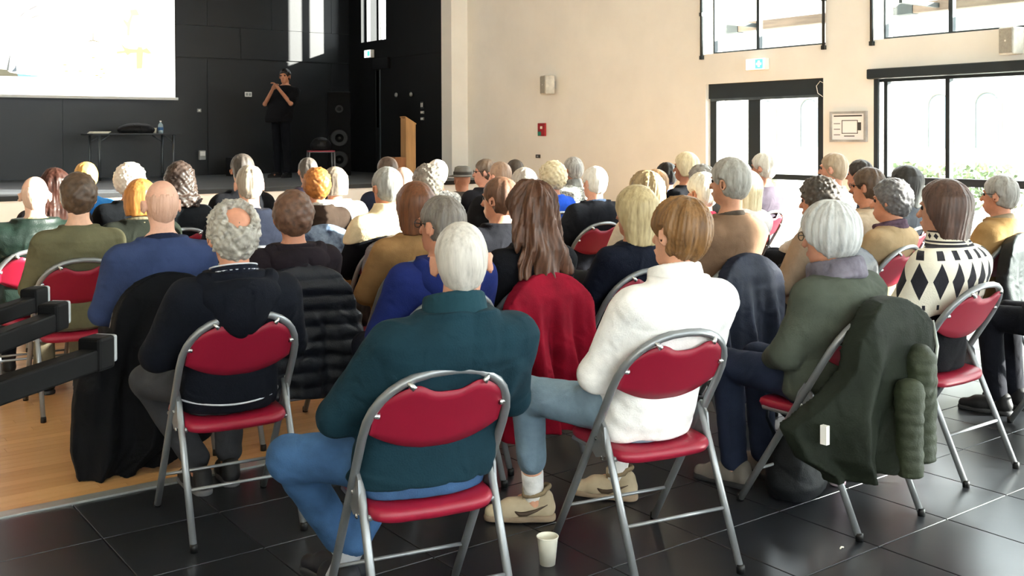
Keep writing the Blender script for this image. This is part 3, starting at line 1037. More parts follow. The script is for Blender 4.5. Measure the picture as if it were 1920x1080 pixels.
    m_top = to.get('mat') or fabric(tc, to.get('rough', .92), to.get('var', .12), to.get('bump', .35), to.get('bs', 170))
    G = Field(lo, hi, vt)
    tz2 = list(tz); hem = to.get('hem', .0)
    G.add(loft(tz2[:-1], tw[:-1], td[:-1], ty[:-1], grow, tx[:-1]), .04)
    sl = to.get('sleeve', 1.0)
    for i in (0, 1):
        ra = .056 + grow * 1.1
        if sl >= .99:
            G.add(cap(sh[i], el[i], ra + .006, ra * .86), .05); G.add(cap(el[i], wri[i], ra * .84, .036 + grow * .6), .025)
        else:
            e2 = sh[i] + (el[i] - sh[i]) * min(1, sl)
            G.add(cap(sh[i], e2, ra + .004, ra), .05)
    if kind == 'puffer':
        pass
    if stand is None:
        G.cut(lambda X, Y, Z: np.maximum(SEAT + .004 + hem - Z + .15 * np.maximum(Y, 0), -10) + 0 * X, .01)
    else:
        G.cut(lambda X, Y, Z: base + .435 - Z + 0 * X + 0 * Y, .01)
    G.disp(wrinkle(seed, to.get('fold', .007 if kind not in ('jacket', 'coat') else .009), to.get('ff', 20)))
    if to.get('quilt'):
        qz = to['quilt']
        G.disp(lambda X, Y, Z: -.012 * np.abs(np.sin(Z * math.pi / qz)) + .006 + 0 * X + 0 * Y)
    if stand is None: G.cut(press(.010), .012)
    V, Q = G.mesh(); gar = np_mesh({'shirt': 'shirt', 'jacket': 'jacket', 'coat': 'coat', 'hoodie': 'hooded_jacket', 'tee': 'shirt', 'poncho': 'sweater'}.get(kind, 'sweater'), V, Q, m_top, root)
    if to.get('hood'):
        hb = np.array([xx(.95), -.215 + yy(.95), zf(.95)])
        H_ = Field(hb - [.22, .16, .20], hb + [.22, .20, .14], max(.008, vt * .8))
        H_.add(ell(hb + [0, .0, .005], (.158, .082, .080)), .03)
        H_.add(ell(hb + [.0, -.012, -.055], (.105, .072, .085)), .03)
        H_.add(ell(hb + [.0, -.015, -.10], (.045, .055, .055)), .03)
        H_.add(cap(hb + [-.12, .05, .055], hb + [.12, .05, .055], .045), .03)
        H_.add(cap(hb + [-.06, .03, .115], hb + [.06, .03, .115], .045), .05, True)
        H_.disp(lambda X, Y, Z: .010 * np.exp(-((X - hb[0] - .02) / .008) ** 2) * (Z < hb[2] + .03) + 0 * Y)
        H_.disp(wrinkle(seed + 8, .008, 20))
        if stand is None: H_.cut(press(-.022), .01)
        V, Q = H_.mesh(); np_mesh('hood', V, Q, m_top, gar)
    # collar
    col = to.get('collar')
    if col:
        cc, ch, cr_, cm = col      # colour, height, radius, slope
        C_ = Field((-.17 + xx(1.), -.34 + yy(1.), zf(1.0) - .09), (.17 + xx(1.), .08 + yy(1.0), zf(1.0) + .17), .007)
        bz = zf(1.034)
        for k in range(24):
            t = 2 * math.pi * k / 24; t2 = 2 * math.pi * (k + 1) / 24
            def rp(t, u): return (xx(1.) + cr_ * (1.05 - .10 * u) * math.cos(t), -.128 + yy(1.0) + cr_ * (1.02 - .06 * u) * math.sin(t) + .012 * u, bz + u * ch - .028 * (1 + math.sin(t)) * .8)
            for u in (np.linspace(0, 1, 4) if ch > .05 else (0, .6)):
                C_.add(cap(rp(t, u), rp(t2, u), .012 if ch > .03 else .010), .01)
        C_.disp(wrinkle(seed + 5, to.get('cfold', .002), 40))
        for sh_ in (to.get('stripes') or ()):
            bm = bmesh.new(); sweep(bm, [(lambda p_: (xx(1.) + (p_[0] - xx(1.)) * 1.13, -.128 + yy(1.) + (p_[1] + .128 - yy(1.)) * 1.13, p_[2]))(rp(2 * math.pi * k / 36, sh_)) for k in range(36)], .0032, 6, True)
            mesh_obj('collar_stripe', bm, fabric('#d4d7de'), gar, True)
        V, Q = C_.mesh(); np_mesh('scarf' if to.get('scarf') else 'collar', V, Q, fabric(cc, .9, .3 if to.get('scarf') else .1), gar)
    if to.get('yoke'):
        yc, zmin, ym, arm = to['yoke']
        Yk = Field(lo, hi, vt)
        Yk.add(loft(tz, tw, td, ty, grow + .014, tx), .04)
        for i in (0, 1):
            Yk.add(cap(sh[i], sh[i] + (el[i] - sh[i]) * arm, .082, .088), .06)
            if arm > .9: Yk.add(cap(el[i], el[i] + (wri[i] - el[i]) * .5, .085, .07), .06)
        Yk.cut(lambda X, Y, Z: zf(zmin) - Z + .04 * np.sin(9 * X + 2) + 0 * Y, .02)
        Yk.disp(wrinkle(seed + 3, .006, 16))
        V, Q = Yk.mesh(); np_mesh('shawl', V, Q, ym or fabric(yc), gar)
    if to.get('piping'):
        bm = bmesh.new()
        sweep(bm, [(xx(.5) + (tw[1] + grow + .009) * math.cos(t), ty[1] + (td[1] + grow + .009) * math.sin(t), zf(.495) + .02 * math.cos(t) ** 2) for t in np.linspace(math.pi, 2 * math.pi, 24)], .004, 6)
        mesh_obj('piping', bm, fabric(to['piping']), gar, True)
    # --- hair
    if style not in ('bald', 'hat'):
        V, Q = hair_mesh(style, vh, seed + 9, ho)
        h = np_mesh('hair', V * hs, Q, hairmat(hc, hc2, style in ('curly', 'afro') or bool(ho.get('wavy'))), root)
        h.location = hc3; h.rotation_euler = Matrix(HR.tolist()).to_euler()
    hd = dict(root=root, c=hc3, R=HR, hs=hs, zf=zf, yy=yy)
    if 'glasses' in extras:
        bm = bmesh.new()
        for sx in (-1, 1):
            sweep(bm, [(sx * .031 + .022 * math.cos(t), .108, .004 + .018 * math.sin(t)) for t in np.linspace(0, 2 * math.pi, 15)[:-1]], .0018, 6, True)
            sweep(bm, [(sx * .053, .108, .008), (sx * .079, .07, .01), (sx * .086, -.01, .008), (sx * .084, -.03, -.01)], .0022, 6)
        sweep(bm, [(-.009, .110, .006), (.009, .110, .006)], .002, 6)
        g = mesh_obj('glasses', bm, M_blackp, root, True); g.location = hc3; g.rotation_euler = Matrix(HR.tolist()).to_euler(); g.scale = (hs,) * 3
    if style == 'hat':
        bm = bmesh.new(); lathe(bm, [(.0001, .10), (.05, .105), (.082, .09), (.094, .03), (.098, .005), (.150, -.008), (.152, -.002), (.099, .012)], 28)
        g = mesh_obj('hat', bm, fabric(hc, .9), root, True); g.location = hc3 + HR @ np.array([0, -.01, .045]); g.rotation_euler = Matrix(HR.tolist()).to_euler()
        bm = bmesh.new(); lathe(bm, [(.0965, .016), (.0985, .018), (.097, .045), (.093, .044)], 28)
        mesh_obj('hat_band', bm, fabric(hc2, .9), g, True)
    if stand is None and chair_label:
        hd['chair'] = chair(ox + (chairx or 0), oy, face, chair_label)
    return hd

# ------------------------------------------------------------------ the audience
def poncho_mat():
    m = bpy.data.materials.new('black_and_cream_knit'); m.use_nodes = True
    N, L = m.node_tree.nodes, m.node_tree.links
    p = N['Principled BSDF']; p.inputs['Roughness'].default_value = .95
    tc = N.new('ShaderNodeTexCoord'); sx = N.new('ShaderNodeSeparateXYZ'); L.new(tc.outputs['Object'], sx.inputs[0])
    def mth(op, a, b=None, c=None):
        n = N.new('ShaderNodeMath'); n.operation = op
        for i, v in enumerate((a, b, c)):
            if v is None: continue
            if isinstance(v, (int, float)): n.inputs[i].default_value = v
            else: L.new(v, n.inputs[i])
        return n.outputs[0]
    X, Y, Z = sx.outputs
    ang = mth('ARCTAN2', X, mth('SUBTRACT', .05, Y))
    def saw(freq, off=0.): return mth('ABSOLUTE', mth('SUBTRACT', mth('FRACT', mth('ADD', mth('MULTIPLY', ang, freq), 50 + off)), .5))
    def band(zc, hw): return mth('LESS_THAN', mth('ABSOLUTE', mth('SUBTRACT', Z, zc)), hw)
    big = mth('LESS_THAN', mth('ADD', mth('MULTIPLY', saw(3.1), 2.5), mth('DIVIDE', mth('ABSOLUTE', mth('SUBTRACT', Z, .885)), .085)), 1.0)
    sq = mth('MULTIPLY', mth('LESS_THAN', saw(3.1), .2), band(1.0, .02))
    s1 = band(1.037, .006); s2 = band(1.053, .004); s3 = band(1.098, .005)
    mot = mth('LESS_THAN', mth('ADD', mth('MULTIPLY', saw(5.2, .3), 3.), mth('DIVIDE', mth('ABSOLUTE', mth('SUBTRACT', Z, 1.076)), .014)), 1.0)
    dots = mth('MULTIPLY', mth('LESS_THAN', saw(4.2), .1), band(.765, .012))
    t = big
    for k in (sq, s1, s2, s3, mot, dots): t = mth('MAXIMUM', t, k)
    mx = N.new('ShaderNodeMix'); mx.data_type = 'RGBA'
    mx.inputs[6].default_value = (*lin('#dcd6c6'), 1); mx.inputs[7].default_value = (*lin('#1d1c24'), 1)
    L.new(t, mx.inputs[0]); L.new(mx.outputs[2], p.inputs['Base Color'])
    nz = N.new('ShaderNodeTexNoise'); nz.inputs['Scale'].default_value = 190; L.new(tc.outputs['Object'], nz.inputs['Vector'])
    b = N.new('ShaderNodeBump'); b.inputs['Strength'].default_value = .6; b.inputs['Distance'].default_value = .004
    L.new(nz.outputs['Fac'], b.inputs['Height']); L.new(b.outputs[0], p.inputs['Normal'])
    return m

def speckle(name, c1, c2, sc):
    return mat(name, c1, .9, 0, .2, sc, .3, 160, col2=c2)

CH = 'red folding chair '
# row nearest to the camera
A2 = person(0, 0, 1.287, 0, 'heavy-set person with cropped white hair in a dark teal sweater and blue jeans, arms folded', at=(1.70, 2.77), face=-12, hx=.087,
    hair=('thin', '#cfcac2', '#97918a', {'t': .006, 'low': -.05}), top=('sweater', '#15303b', {'collar': ('#1b3a44', .060, .086, 0), 'stripes': (.0,), 'fold': .013, 'ff': 14, 'hem': .03}), bottom='#3d5d84', shoes='#22242c',
    skin='#d39a80', sw=1.12, girth=1.16, arms='cross', head=(-18, 4, -3), seed=11,
    legs=([(-.36, .24, .52), (.13, .44, .53)], [(-.13, .42, .11), (-.16, .34, .10)], (35, 10)), cuff=.12, sock='#b9bcc4', chair_label=CH + 'closest to the camera, under the white-haired person in teal')
A3 = person(0, 0, 1.325, 0, 'young person with thick light brown hair in a white shirt, pale jeans and beige trainers', at=(2.657, 2.75), face=-10.7, hx=.053,
    hair=('short', '#8f673c', '#3a2616', {'t': .022, 'low': -.092, 'side': .004, 'zf': 7, 'amp': .0022, 'clump': 1.8}), top=('shirt', '#f2f1ef', {'collar': ('#f4f3f1', .055, .086, 0), 'fold': .02, 'ff': 12}), bottom='#7f96a8', shoes='#b8a88d', sole='#94806a',
    skin='#d9a285', sw=1.0, cuff=.30, sock='#e9e7e4', arms='lap', head=(14, 0, 4), seed=23,
    legs=([(-.29, .40, .54), (.20, .45, .54)], [(-.215, .50, .105), (.215, .56, .105)], (64, 45)), chair_label=CH + 'under the person in the white shirt')
def trainer_details(root):
    M_br = mat('brown_leather_mark', '#4a3a2c', .6)
    for sh_ in [c for c in root.children if c.name.startswith('shoe')]:
        for s in (-1, 1):
            P_ = [(s * .040, .085, .052), (s * .042, .055, .036), (s * .042, .03, .037), (s * .040, -.01, .050), (s * .037, -.055, .072)]
            bm = bmesh.new(); sweep(bm, P_, [.003, .010, .010, .006, .002], 8)
            mesh_obj('side_mark', bm, M_br, sh_, True)
        for k in range(5):
            y = .055 + .017 * k; z = .088 - .0055 * k
            bm = bmesh.new(); sweep(bm, [(-.024, y, z - .008), (0, y + .003, z + .001), (.024, y, z - .008)], .0032, 6)
            mesh_obj('lace', bm, fabric('#9d8c72'), sh_, True)
        bm = bmesh.new(); sweep(bm, [(.043 * math.cos(t), -.012 + .052 * math.sin(t), .112 - .012 * math.sin(t) + (.012 if math.sin(t) < -.6 else 0)) for t in np.linspace(0, 2 * math.pi, 25)[:-1]], .009, 8, True)
        mesh_obj('ankle_collar', bm, fabric('#8c7b62'), sh_, True)
        bm = bmesh.new(); box(bm, -.022, .022, .03, .045, .075, .135, .006)
        mesh_obj('tongue', bm, fabric('#a5947a'), sh_)
trainer_details(A3['root'])
A4 = person(0, 0, 1.258, 0, 'person with silver bobbed hair, glasses and a grey-green sweater with a lilac scarf', at=(3.608, 2.64), face=1, lean=.20,
    hair=('short', '#c9cac8', '#8a8c8e', {'t': .034, 'low': -.105, 'side': .006, 'zf': 7, 'n': 22, 'hairline': .045}), top=('sweater', '#4a5047', {'fold': .011, 'ff': 14, 'collar': ('#77727e', .055, .102, 0), 'scarf': 1, 'cfold': .013}), bottom='#232b40', shoes='#6d6862',
    skin='#d79c82', sw=1.04, girth=1.06, head=(8, -6, 0), extras=('glasses',), seed=31, chair_label=CH + 'with the olive coat hung over its back')
A5 = person(0, 0, 1.337, 0, 'person with a dark brown bob in a black and cream patterned knit wrap', at=(4.504, 2.718), face=0, lean=.13,
    hair=('bob', '#5b4238', '#241a17', {'len': -.15, 'w': .095}), top=('sweater', '#17171c', {'yoke': ('#ddd', .70, poncho_mat(), 1.0), 'collar': ('#cdc7b8', .03, .085, 0)}), bottom='#1b1c24', shoes='#1b1b1d',
    skin='#d09a80', head=(10, 0, 0), seed=37, chair_label=CH + 'under the person in the patterned knit wrap')
A6 = person(5.68, 2.44, 1.33, 1, 'person in dark navy clothes sitting past the patterned wrap at the picture edge', hair=('short', '#4a4039', '#1f1a17', {}), top=('coat', '#1c2230', {}), bottom='#181a24', face=2, chair_label=CH + 'at the picture edge under the person in dark navy')
# second row
A1 = person(0, 0, 1.310, 0, 'person with curly grey hair and a bald crown in a navy hooded track jacket', at=(1.575, 4.04), face=-6, hx=-.02,
    hair=('curly', '#b7b1a6', '#55504a', {'t': .026, 'low': -.085, 'amp': .008, 'fr': 165, 'hairline': .03, 'crown': (0, -.085, .082), 'crown_r': (.050, .052, .050)}), top=('hoodie', '#141823', {'hood': 1, 'collar': ('#1a1f2e', .05, .084, 0), 'stripes': (.55, .95), 'piping': '#c8ccd4', 'fold': .010}), bottom='#3b3c40', shoes='#17171a', sole='#5a5a5c', legs=([(-.25, .36, .52), (.12, .46, .53)], [(-.03, .40, .10), (.115, .45, .10)], (8, -4)), cuff=.06,
    skin='#c98d72', sw=1.03, arms='cross', head=(4, 0, 0), seed=41, chair_label=CH + 'under the person in the navy hooded jacket')
M11 = person(2.48, 3.87, 1.283, 0, 'person with short grey-brown hair in a royal blue hoodie behind the white-haired person', hair=('short', '#7d756d', '#3a342f', {'low': -.085}), top=('hoodie', '#1a2660', {'hood': 1}), bottom='#1d2030',
    face=-4, head=(22, 0, 0), sw=1.05, lean=.05, extras=('glasses',), chair_label=CH + 'under the person in the royal blue hoodie')
R6 = person(3.02, 3.92, 1.335, 0, 'person with long wavy auburn hair in a black sweater', hair=('long', '#63402c', '#1f120d', {'back': -.30, 'amp': .004, 'n': 26, 'zf': 24, 'bw': .125, 'w': .115, 'clump': 2.2}), top=('sweater', '#191a20', {'fold': .006}), bottom='#1a1c24',
    face=-3, head=(2, 0, 0), chair_label=CH + 'under the red coat')
R10 = person(3.68, 3.90, 1.291, 1, 'person with a straight blond bob in a dark navy sweater', hair=('bob', '#c6b48a', '#7a6643', {'len': -.165, 'zf': 8}), top=('sweater', '#161c2e', {}), bottom='#c9bda9', face=0, head=(6, 0, 0), chair_label=CH + 'under the person with the blond bob')
A8 = person(4.34, 3.85, 1.418, 1, 'tall person with swept grey hair in a brown sweater', hair=('short', '#a9a69f', '#6a665f', {'t': .024, 'low': -.08, 'zf': 8}), top=('sweater', '#7a604c', {'collar': ('#4a4139', .03, .075, 0)}), bottom='#22283a', skin='#b98468', face=0, head=(14, 0, 0), sw=1.08, chair_label=CH + 'with the navy coat behind the tall grey-haired person')
R19 = person(5.08, 3.82, 1.306, 1, 'person with dark curly hair in a taupe sweater bending forward', hair=('curly', '#4b443d', '#1d1916', {'t': .03}), top=('sweater', '#8d7b68', {}), bottom='#2a2c34', face=4, head=(12, -4, 0), lean=.1, chair_label=CH + 'with the dark glossy jacket behind the curly dark-haired person')
B10 = person(5.65, 3.72, 1.281, 1, 'person with dark grey curls in a beige sweater with a plum scarf', hair=('curly', '#6c6a6a', '#26242a', {'t': .03, 'amp': .007}), top=('sweater', '#a8906f', {'collar': ('#5d4a58', .05, .088, 0), 'scarf': 1, 'cfold': .006}), bottom='#3a3735', face=6, head=(16, 0, 0), chair_label=CH + 'under the person with the plum scarf')
B11 = person(6.61, 3.55, 1.274, 1, 'person with cropped grey hair in a camel sweater in front of the dark leather jacket', hair=('short', '#a6a39e', '#5c5853', {'t': .02}), top=('sweater', '#a07d50', {'collar': ('#8b7c66', .035, .082, 0)}), bottom='#2b2b31', face=4, head=(8, 0, 0), extras=('glasses',), chair_label=CH + 'with the dark leather jacket over its back')
# third row
L7 = person(1.63, 5.05, 1.340, 0, 'bald person in a slate blue sweater', hair=('fringe', '#cfa58f', '#b58b76', {'t': .0015, 'low': -.07}), top=('sweater', '#323f62', {'collar': ('#1b2238', .03, .076, 0)}), bottom='#22242c', skin='#dcaa93', sw=1.08, girth=1.08, face=-4, head=(2, 0, 0), chair_label=CH + 'with the long black coat over its back')
M3 = person(2.27, 4.95, 1.278, 1, 'person with fluffy brown hair in a plum-brown hooded jacket', hair=('curly', '#6d4d3b', '#2b1d17', {'t': .03, 'amp': .005, 'fr': 110}), top=('hoodie', '#2b232a', {'hood': 1}), bottom='#20222a', face=-4, head=(-6, 0, 0), chair_label=CH + 'with the black quilted jacket over its back')
M10 = person(3.00, 4.95, 1.295, 1, 'person with a glossy red-brown bob in a camel jumper', hair=('bob', '#754628', '#351e13', {'len': -.15, 'zf': 6}), top=('sweater', '#94714a', {}), bottom='#2a2724', face=-3, head=(0, 0, 0), sw=1.05, chair_label=CH + 'under the person in the camel jumper')
R5 = person(3.60, 4.98, 1.299, 1, 'person with smooth chestnut hair in black, beside the long auburn hair', hair=('short', '#6b4a36', '#33221a', {'t': .02, 'low': -.09}), top=('jacket', '#181920', {}), face=0, head=(24, 0, 0), chair_label=CH + 'under the chestnut-haired person in black')
R11 = person(4.81, 5.00, 1.311, 1, 'person with long hair fading from dark brown to blond', hair=('long', '#b39a72', '#4a382b', {'back': -.26, 'bw': .085}), top=('sweater', '#cdbda8', {}), face=2, head=(6, 0, 0), chair_label=CH + 'under the person with dark-to-blond hair')
R15 = person(5.28, 4.93, 1.283, 1, 'person with short white hair in a bright red sweater', hair=('short', '#e6dfd0', '#b7ad9c', {'t': .026, 'low': -.075}), top=('sweater', '#a3142c', {'collar': ('#a3142c', .02, .085, 0)}), face=4, head=(2, 0, 0), chair_label=CH + 'under the person in the red sweater')
R17 = person(5.80, 5.00, 1.292, 1, 'pale blond person in a white and pink jacket', hair=('bob', '#e6d9b8', '#b59f6e', {'len': -.17}), top=('jacket', '#e8dfdf', {'yoke': ('#e2dede', .86, None, .5)}), face=6, head=(4, 0, 0), chair_label=CH + 'under the person in the white and pink jacket')
R22 = person(6.26, 4.30, 1.313, 1, 'person with a smooth dark brown crop and glasses in a beige top', hair=('short', '#5a4636', '#2c2119', {'t': .022, 'low': -.085}), top=('sweater', '#b7a48c', {'collar': ('#7d6a5b', .03, .08, 0)}), face=6, head=(12, 0, 0), extras=('glasses',), chair_label=CH + 'under the dark-cropped person in beige')
R23 = person(6.86, 4.40, 1.317, 1, 'person with straight black hair in front of the window post', hair=('bob', '#2b2826', '#141211', {'len': -.17}), top=('jacket', '#20222b', {}), face=8, head=(6, 0, 0), chair_label=CH + 'under the person with straight black hair')
R20 = person(6.90, 5.05, 1.404, 1, 'tall elderly person with thin tan-grey hair and a white shawl', hair=('short', '#b39f87', '#8a765f', {'t': .012}), top=('jacket', '#e6e2da', {'collar': ('#d9d6d0', .05, .09, 0), 'scarf': 1, 'cfold': .006}), skin='#cf957c', face=8, head=(12, 0, 0), chair_label=CH + 'under the elderly person in the white shawl')
R21 = person(7.67, 5.35, 1.331, 2, 'person with short black hair below the framed plan on the wall', hair=('short', '#37302b', '#191512', {}), top=('jacket', '#2b2c34', {}), face=8, head=(10, 0, 0), chair_label=CH + 'under the black-haired person below the framed plan')
# fourth row
L3 = person(1.52, 6.15, 1.359, 0, 'person with short wavy dark brown hair in an olive jumper', hair=('curly', '#5b4737', '#2a1f18', {'t': .026, 'amp': .0045, 'fr': 90, 'low': -.085}), top=('sweater', '#625f48', {}), bottom='#6d6552', skin='#d8a98e', face=-4, head=(-6, 0, 0), chair_label=CH + 'under the person in the olive jumper')
M2 = person(2.53, 6.15, 1.378, 1, 'balding person with a grey crown in a black-navy jacket', hair=('short', '#a99c8c', '#6f6253', {'t': .008, 'hairline': .02}), top=('jacket', '#151a28', {'collar': ('#12151f', .03, .082, 0)}), skin='#d39c84', face=-4, head=(-4, 0, 0), sw=1.08, chair_label=CH + 'under the balding person in the black-navy jacket')
M7 = person(3.36, 5.90, 1.343, 1, 'grey-haired person with a cream sweater over the shoulders and tan trousers', hair=('short', '#a3a29d', '#5a5853', {'t': .02, 'low': -.08}), top=('sweater', '#17181e', {'yoke': ('#dccaa6', .86, None, .35)}), bottom='#a57b45', face=-2, head=(8, 0, 0), lean=.03, chair_label=CH + 'with the grey quilted coat over its back')
M12 = person(3.92, 6.30, 1.352, 1, 'person with soft grey-brown curls in a pale shirt beside the lectern', hair=('curly', '#8f857c', '#463f39', {'t': .03}), top=('shirt', '#d5d3d0', {}), face=0, head=(0, 0, 0), chair_label=CH + 'under the grey-brown curly person in the pale shirt')
R4 = person(4.63, 6.10, 1.311, 1, 'person with short grey-white hair and a pale top behind the chestnut hair', hair=('short', '#bdb3a8', '#7d6f65', {}), top=('sweater', '#c9bfae', {}), face=0, head=(4, 0, 0), chair_label=CH + 'under the grey-white haired person in a pale top')
R9 = person(5.37, 6.15, 1.306, 1, 'white-haired person in a black jacket in front of the blank cream wall', hair=('short', '#e3e0da', '#b3aea6', {'t': .014}), top=('jacket', '#1b1d25', {'yoke': None, 'collar': ('#3f5068', .03, .085, 0)}), skin='#d8a08a', face=0, head=(2, 0, 0), sw=1.12, chair_label=CH + 'with its red back showing behind the white-haired person')
R12 = person(5.98, 6.10, 1.264, 2, 'person with short light brown hair half hidden by the dark-to-blond hair', hair=('short', '#a07a54', '#5b422c', {'t': .02}), top=('sweater', '#b3a899', {}), face=2, chair_label=CH + 'under the half-hidden light brown haired person')
R16 = person(6.52, 6.10, 1.302, 2, 'person with grey curls just behind the short white hair', hair=('curly', '#a19d98', '#5b5753', {'t': .03}), top=('jacket', '#3a3735', {}), face=4, chair_label=CH + 'under the grey curly person behind the red sweater')
R18 = person(7.32, 6.10, 1.377, 1, 'white-haired person in a dark purple-grey sweater and grey trousers by the glazed door', hair=('short', '#e2ded4', '#b3ac9f', {'t': .024, 'low': -.075}), top=('sweater', '#4a434d', {}), bottom='#a19da3', skin='#cf937a', face=6, head=(14, 0, 0), chair_label=CH + 'by the glazed door under the white-haired person')
# fifth row
L1 = person(1.44, 6.85, 1.310, 1, 'bald person in a dark green waxed jacket', hair=('fringe', '#d9b8a4', '#c4a08b', {'t': .0015}), top=('coat', '#14271f', {'collar': ('#8a7d5d', .03, .088, 0), 'rough': .5}), skin='#e0b49d', sw=1.1, face=-4, head=(-10, 0, 0), chair_label=CH + 'at the picture edge under the person in the green jacket')
L6 = person(2.12, 7.00, 1.270, 1, 'person with a ginger bob in a dark olive coat with a scarf', hair=('bob', '#c08343', '#74451f', {'len': -.10}), top=('coat', '#22261e', {'collar': ('#7d745c', .05, .092, 0), 'scarf': 1}), face=-3, head=(-4, 0, 0), chair_label=CH + 'under the person with the ginger bob')
M5 = person(3.40, 7.00, 1.325, 1, 'person with short coppery curls in a brown cape with a pale scarf', hair=('curly', '#b36f35', '#5b3418', {'t': .028, 'amp': .006}), top=('coat', '#33261f', {'collar': ('#c9c3ba', .05, .09, 0), 'scarf': 1}), face=-3, head=(-4, 0, 0), chair_label=CH + 'with the washed denim jacket over its back')
M9 = person(4.25, 7.20, 1.294, 2, 'person with thin pinkish-fair hair next to the lectern', hair=('thin', '#e0bfae', '#c9a18c', {}), top=('sweater', '#ccb9a8', {}), skin='#e0a892', face=0, chair_label=CH + 'under the fair thin-haired person')
R2 = person(5.21, 7.20, 1.328, 1, 'balding reddish-haired person in a wide black coat', hair=('short', '#a88a74', '#6d5443', {'t': .010, 'hairline': .02}), top=('coat', '#16171c', {}), skin='#dc9f88', face=2, head=(10, 0, 0), sw=1.12, chair_label=CH + 'under the balding person in the black coat')
R7 = person(5.79, 7.20, 1.327, 1, 'person with bouncy pale blond curls in a bright blue top', hair=('afro', '#e6d8b8', '#b49f70', {'t': .045, 'amp': .008, 'fr': 110}), top=('sweater', '#2554c4', {}), face=2, chair_label=CH + 'under the person in the bright blue top')
R14 = person(7.01, 6.75, 1.388, 1, 'person with straight pale blond hair in a black top near the door', hair=('bob', '#e6d7b4', '#b8a277', {'len': -.08}), top=('sweater', '#17181e', {}), face=6, head=(16, 0, 0), chair_label=CH + 'under the pale blond person in black near the door')
R13 = person(7.41, 7.40, 1.269, 2, 'person with short jet-black hair in a cobalt T-shirt', hair=('short', '#201d1d', '#0f0e0e', {'t': .02}), top=('tee', '#3a66b8', {}), face=6, head=(4, 0, 0), chair_label=CH + 'under the person in the cobalt T-shirt')
# rows by the stage
L2 = person(1.86, 8.20, 1.319, 2, 'person with long dark auburn hair behind the olive jumper', hair=('long', '#4f2a20', '#24120f', {'back': -.26}), top=('jacket', '#2a2024', {}), face=-3, chair_label=CH + 'under the person with dark auburn hair')
L5 = person(2.49, 8.50, 1.345, 1, 'person with a big cloud of white curls in black', hair=('afro', '#efe4d6', '#cdb8a4', {'t': .05, 'amp': .008, 'fr': 120}), top=('jacket', '#15151a', {}), face=-2, sw=1.08, chair_label=CH + 'under the person with the white cloud of curls')
L8 = person(2.62, 7.70, 1.362, 1, 'person with shoulder-length dark brown curls in a charcoal top', hair=('long', '#43322b', '#1c1412', {'back': -.19, 'wavy': 1, 'amp': .008, 'fr': 130, 'len': -.15, 'w': .12, 'bw': .11}), top=('sweater', '#22252a', {}), face=-3, chair_label=CH + 'under the person with dark brown curls')
L4 = person(2.31, 9.10, 1.337, 2, 'fair-haired person in a bright sky blue top', hair=('short', '#dca95c', '#a8743a', {'t': .018}), top=('sweater', '#2a72b8', {}), skin='#d9a184', face=-4, chair_label=CH + 'under the person in the sky blue top')
M1 = person(3.31, 8.20, 1.401, 2, 'tall dark-haired person in black in front of the stage', hair=('short', '#4e4741', '#211c19', {'t': .02}), top=('jacket', '#131419', {}), face=-2, sw=1.05, chair_label=CH + 'under the tall dark-haired person in black')
M4 = person(4.28, 9.00, 1.348, 2, 'person with dark greying hair in dark purple by the stage', hair=('short', '#5d5751', '#28231f', {'t': .014}), top=('jacket', '#2d2634', {}), face=-2, chair_label=CH + 'under the person in dark purple')
M6 = person(3.95, 7.80, 1.291, 2, 'person with an ash-brown bob in a broad white jacket', hair=('bob', '#9a8d7d', '#544a3f', {'len': -.09}), top=('coat', '#e9e5de', {}), face=-2, sw=1.15, chair_label=CH + 'under the person in the white jacket')
M8 = person(4.68, 8.20, 1.358, 2, 'person with neat dark brown hair beside the lectern foot', hair=('short', '#5c4a3e', '#2b211b', {}), top=('jacket', '#23283a', {}), face=0, chair_label=CH + 'under the neat dark-haired person')
M13 = person(5.21, 8.20, 1.320, 2, 'white-haired person in a black and white speckled cardigan', hair=('short', '#efece6', '#cfcac1', {'t': .02}), top=('sweater', '#333', {'mat': speckle('speckled_knit', '#e2dfd8', '#1c1c20', 45)}), face=0, chair_label=CH + 'under the person in the speckled cardigan')
M14 = person(6.10, 9.10, 1.211, 1, 'person wearing a grey brimmed hat and a brown jacket', hair=('hat', '#77726b', '#4a4641', {}), top=('jacket', '#4b443d', {}), face=2, chair_label=CH + 'under the person with the brimmed hat')
R1 = person(5.76, 8.20, 1.321, 2, 'person with short brown hair and glasses turned to the side', hair=('short', '#6d5a4a', '#352a22', {}), top=('jacket', '#2a2a30', {}), skin='#c98f78', face=4, head=(50, 0, 0), extras=('glasses',), chair_label=CH + 'under the bespectacled brown-haired person')
R3 = person(6.79, 9.10, 1.284, 2, 'person with dark hair against the cream wall near the stage', hair=('short', '#564a3f', '#2b231d', {}), top=('jacket', '#3b3a40', {}), face=2, chair_label=CH + 'under the dark-haired person near the cream wall')
R8 = person(6.87, 8.20, 1.319, 1, 'person with dark hair streaked white and a chunky grey knit collar', hair=('short', '#c4c0b9', '#2e2b29', {'t': .02, 'low': -.08}), top=('sweater', '#8b8983', {'mat': speckle('mottled_grey_knit', '#c2beb6', '#3a3937', 60), 'collar': ('#8b8983', .06, .085, 0), 'scarf': 1}), face=2, chair_label=CH + 'under the person with the chunky knit collar')

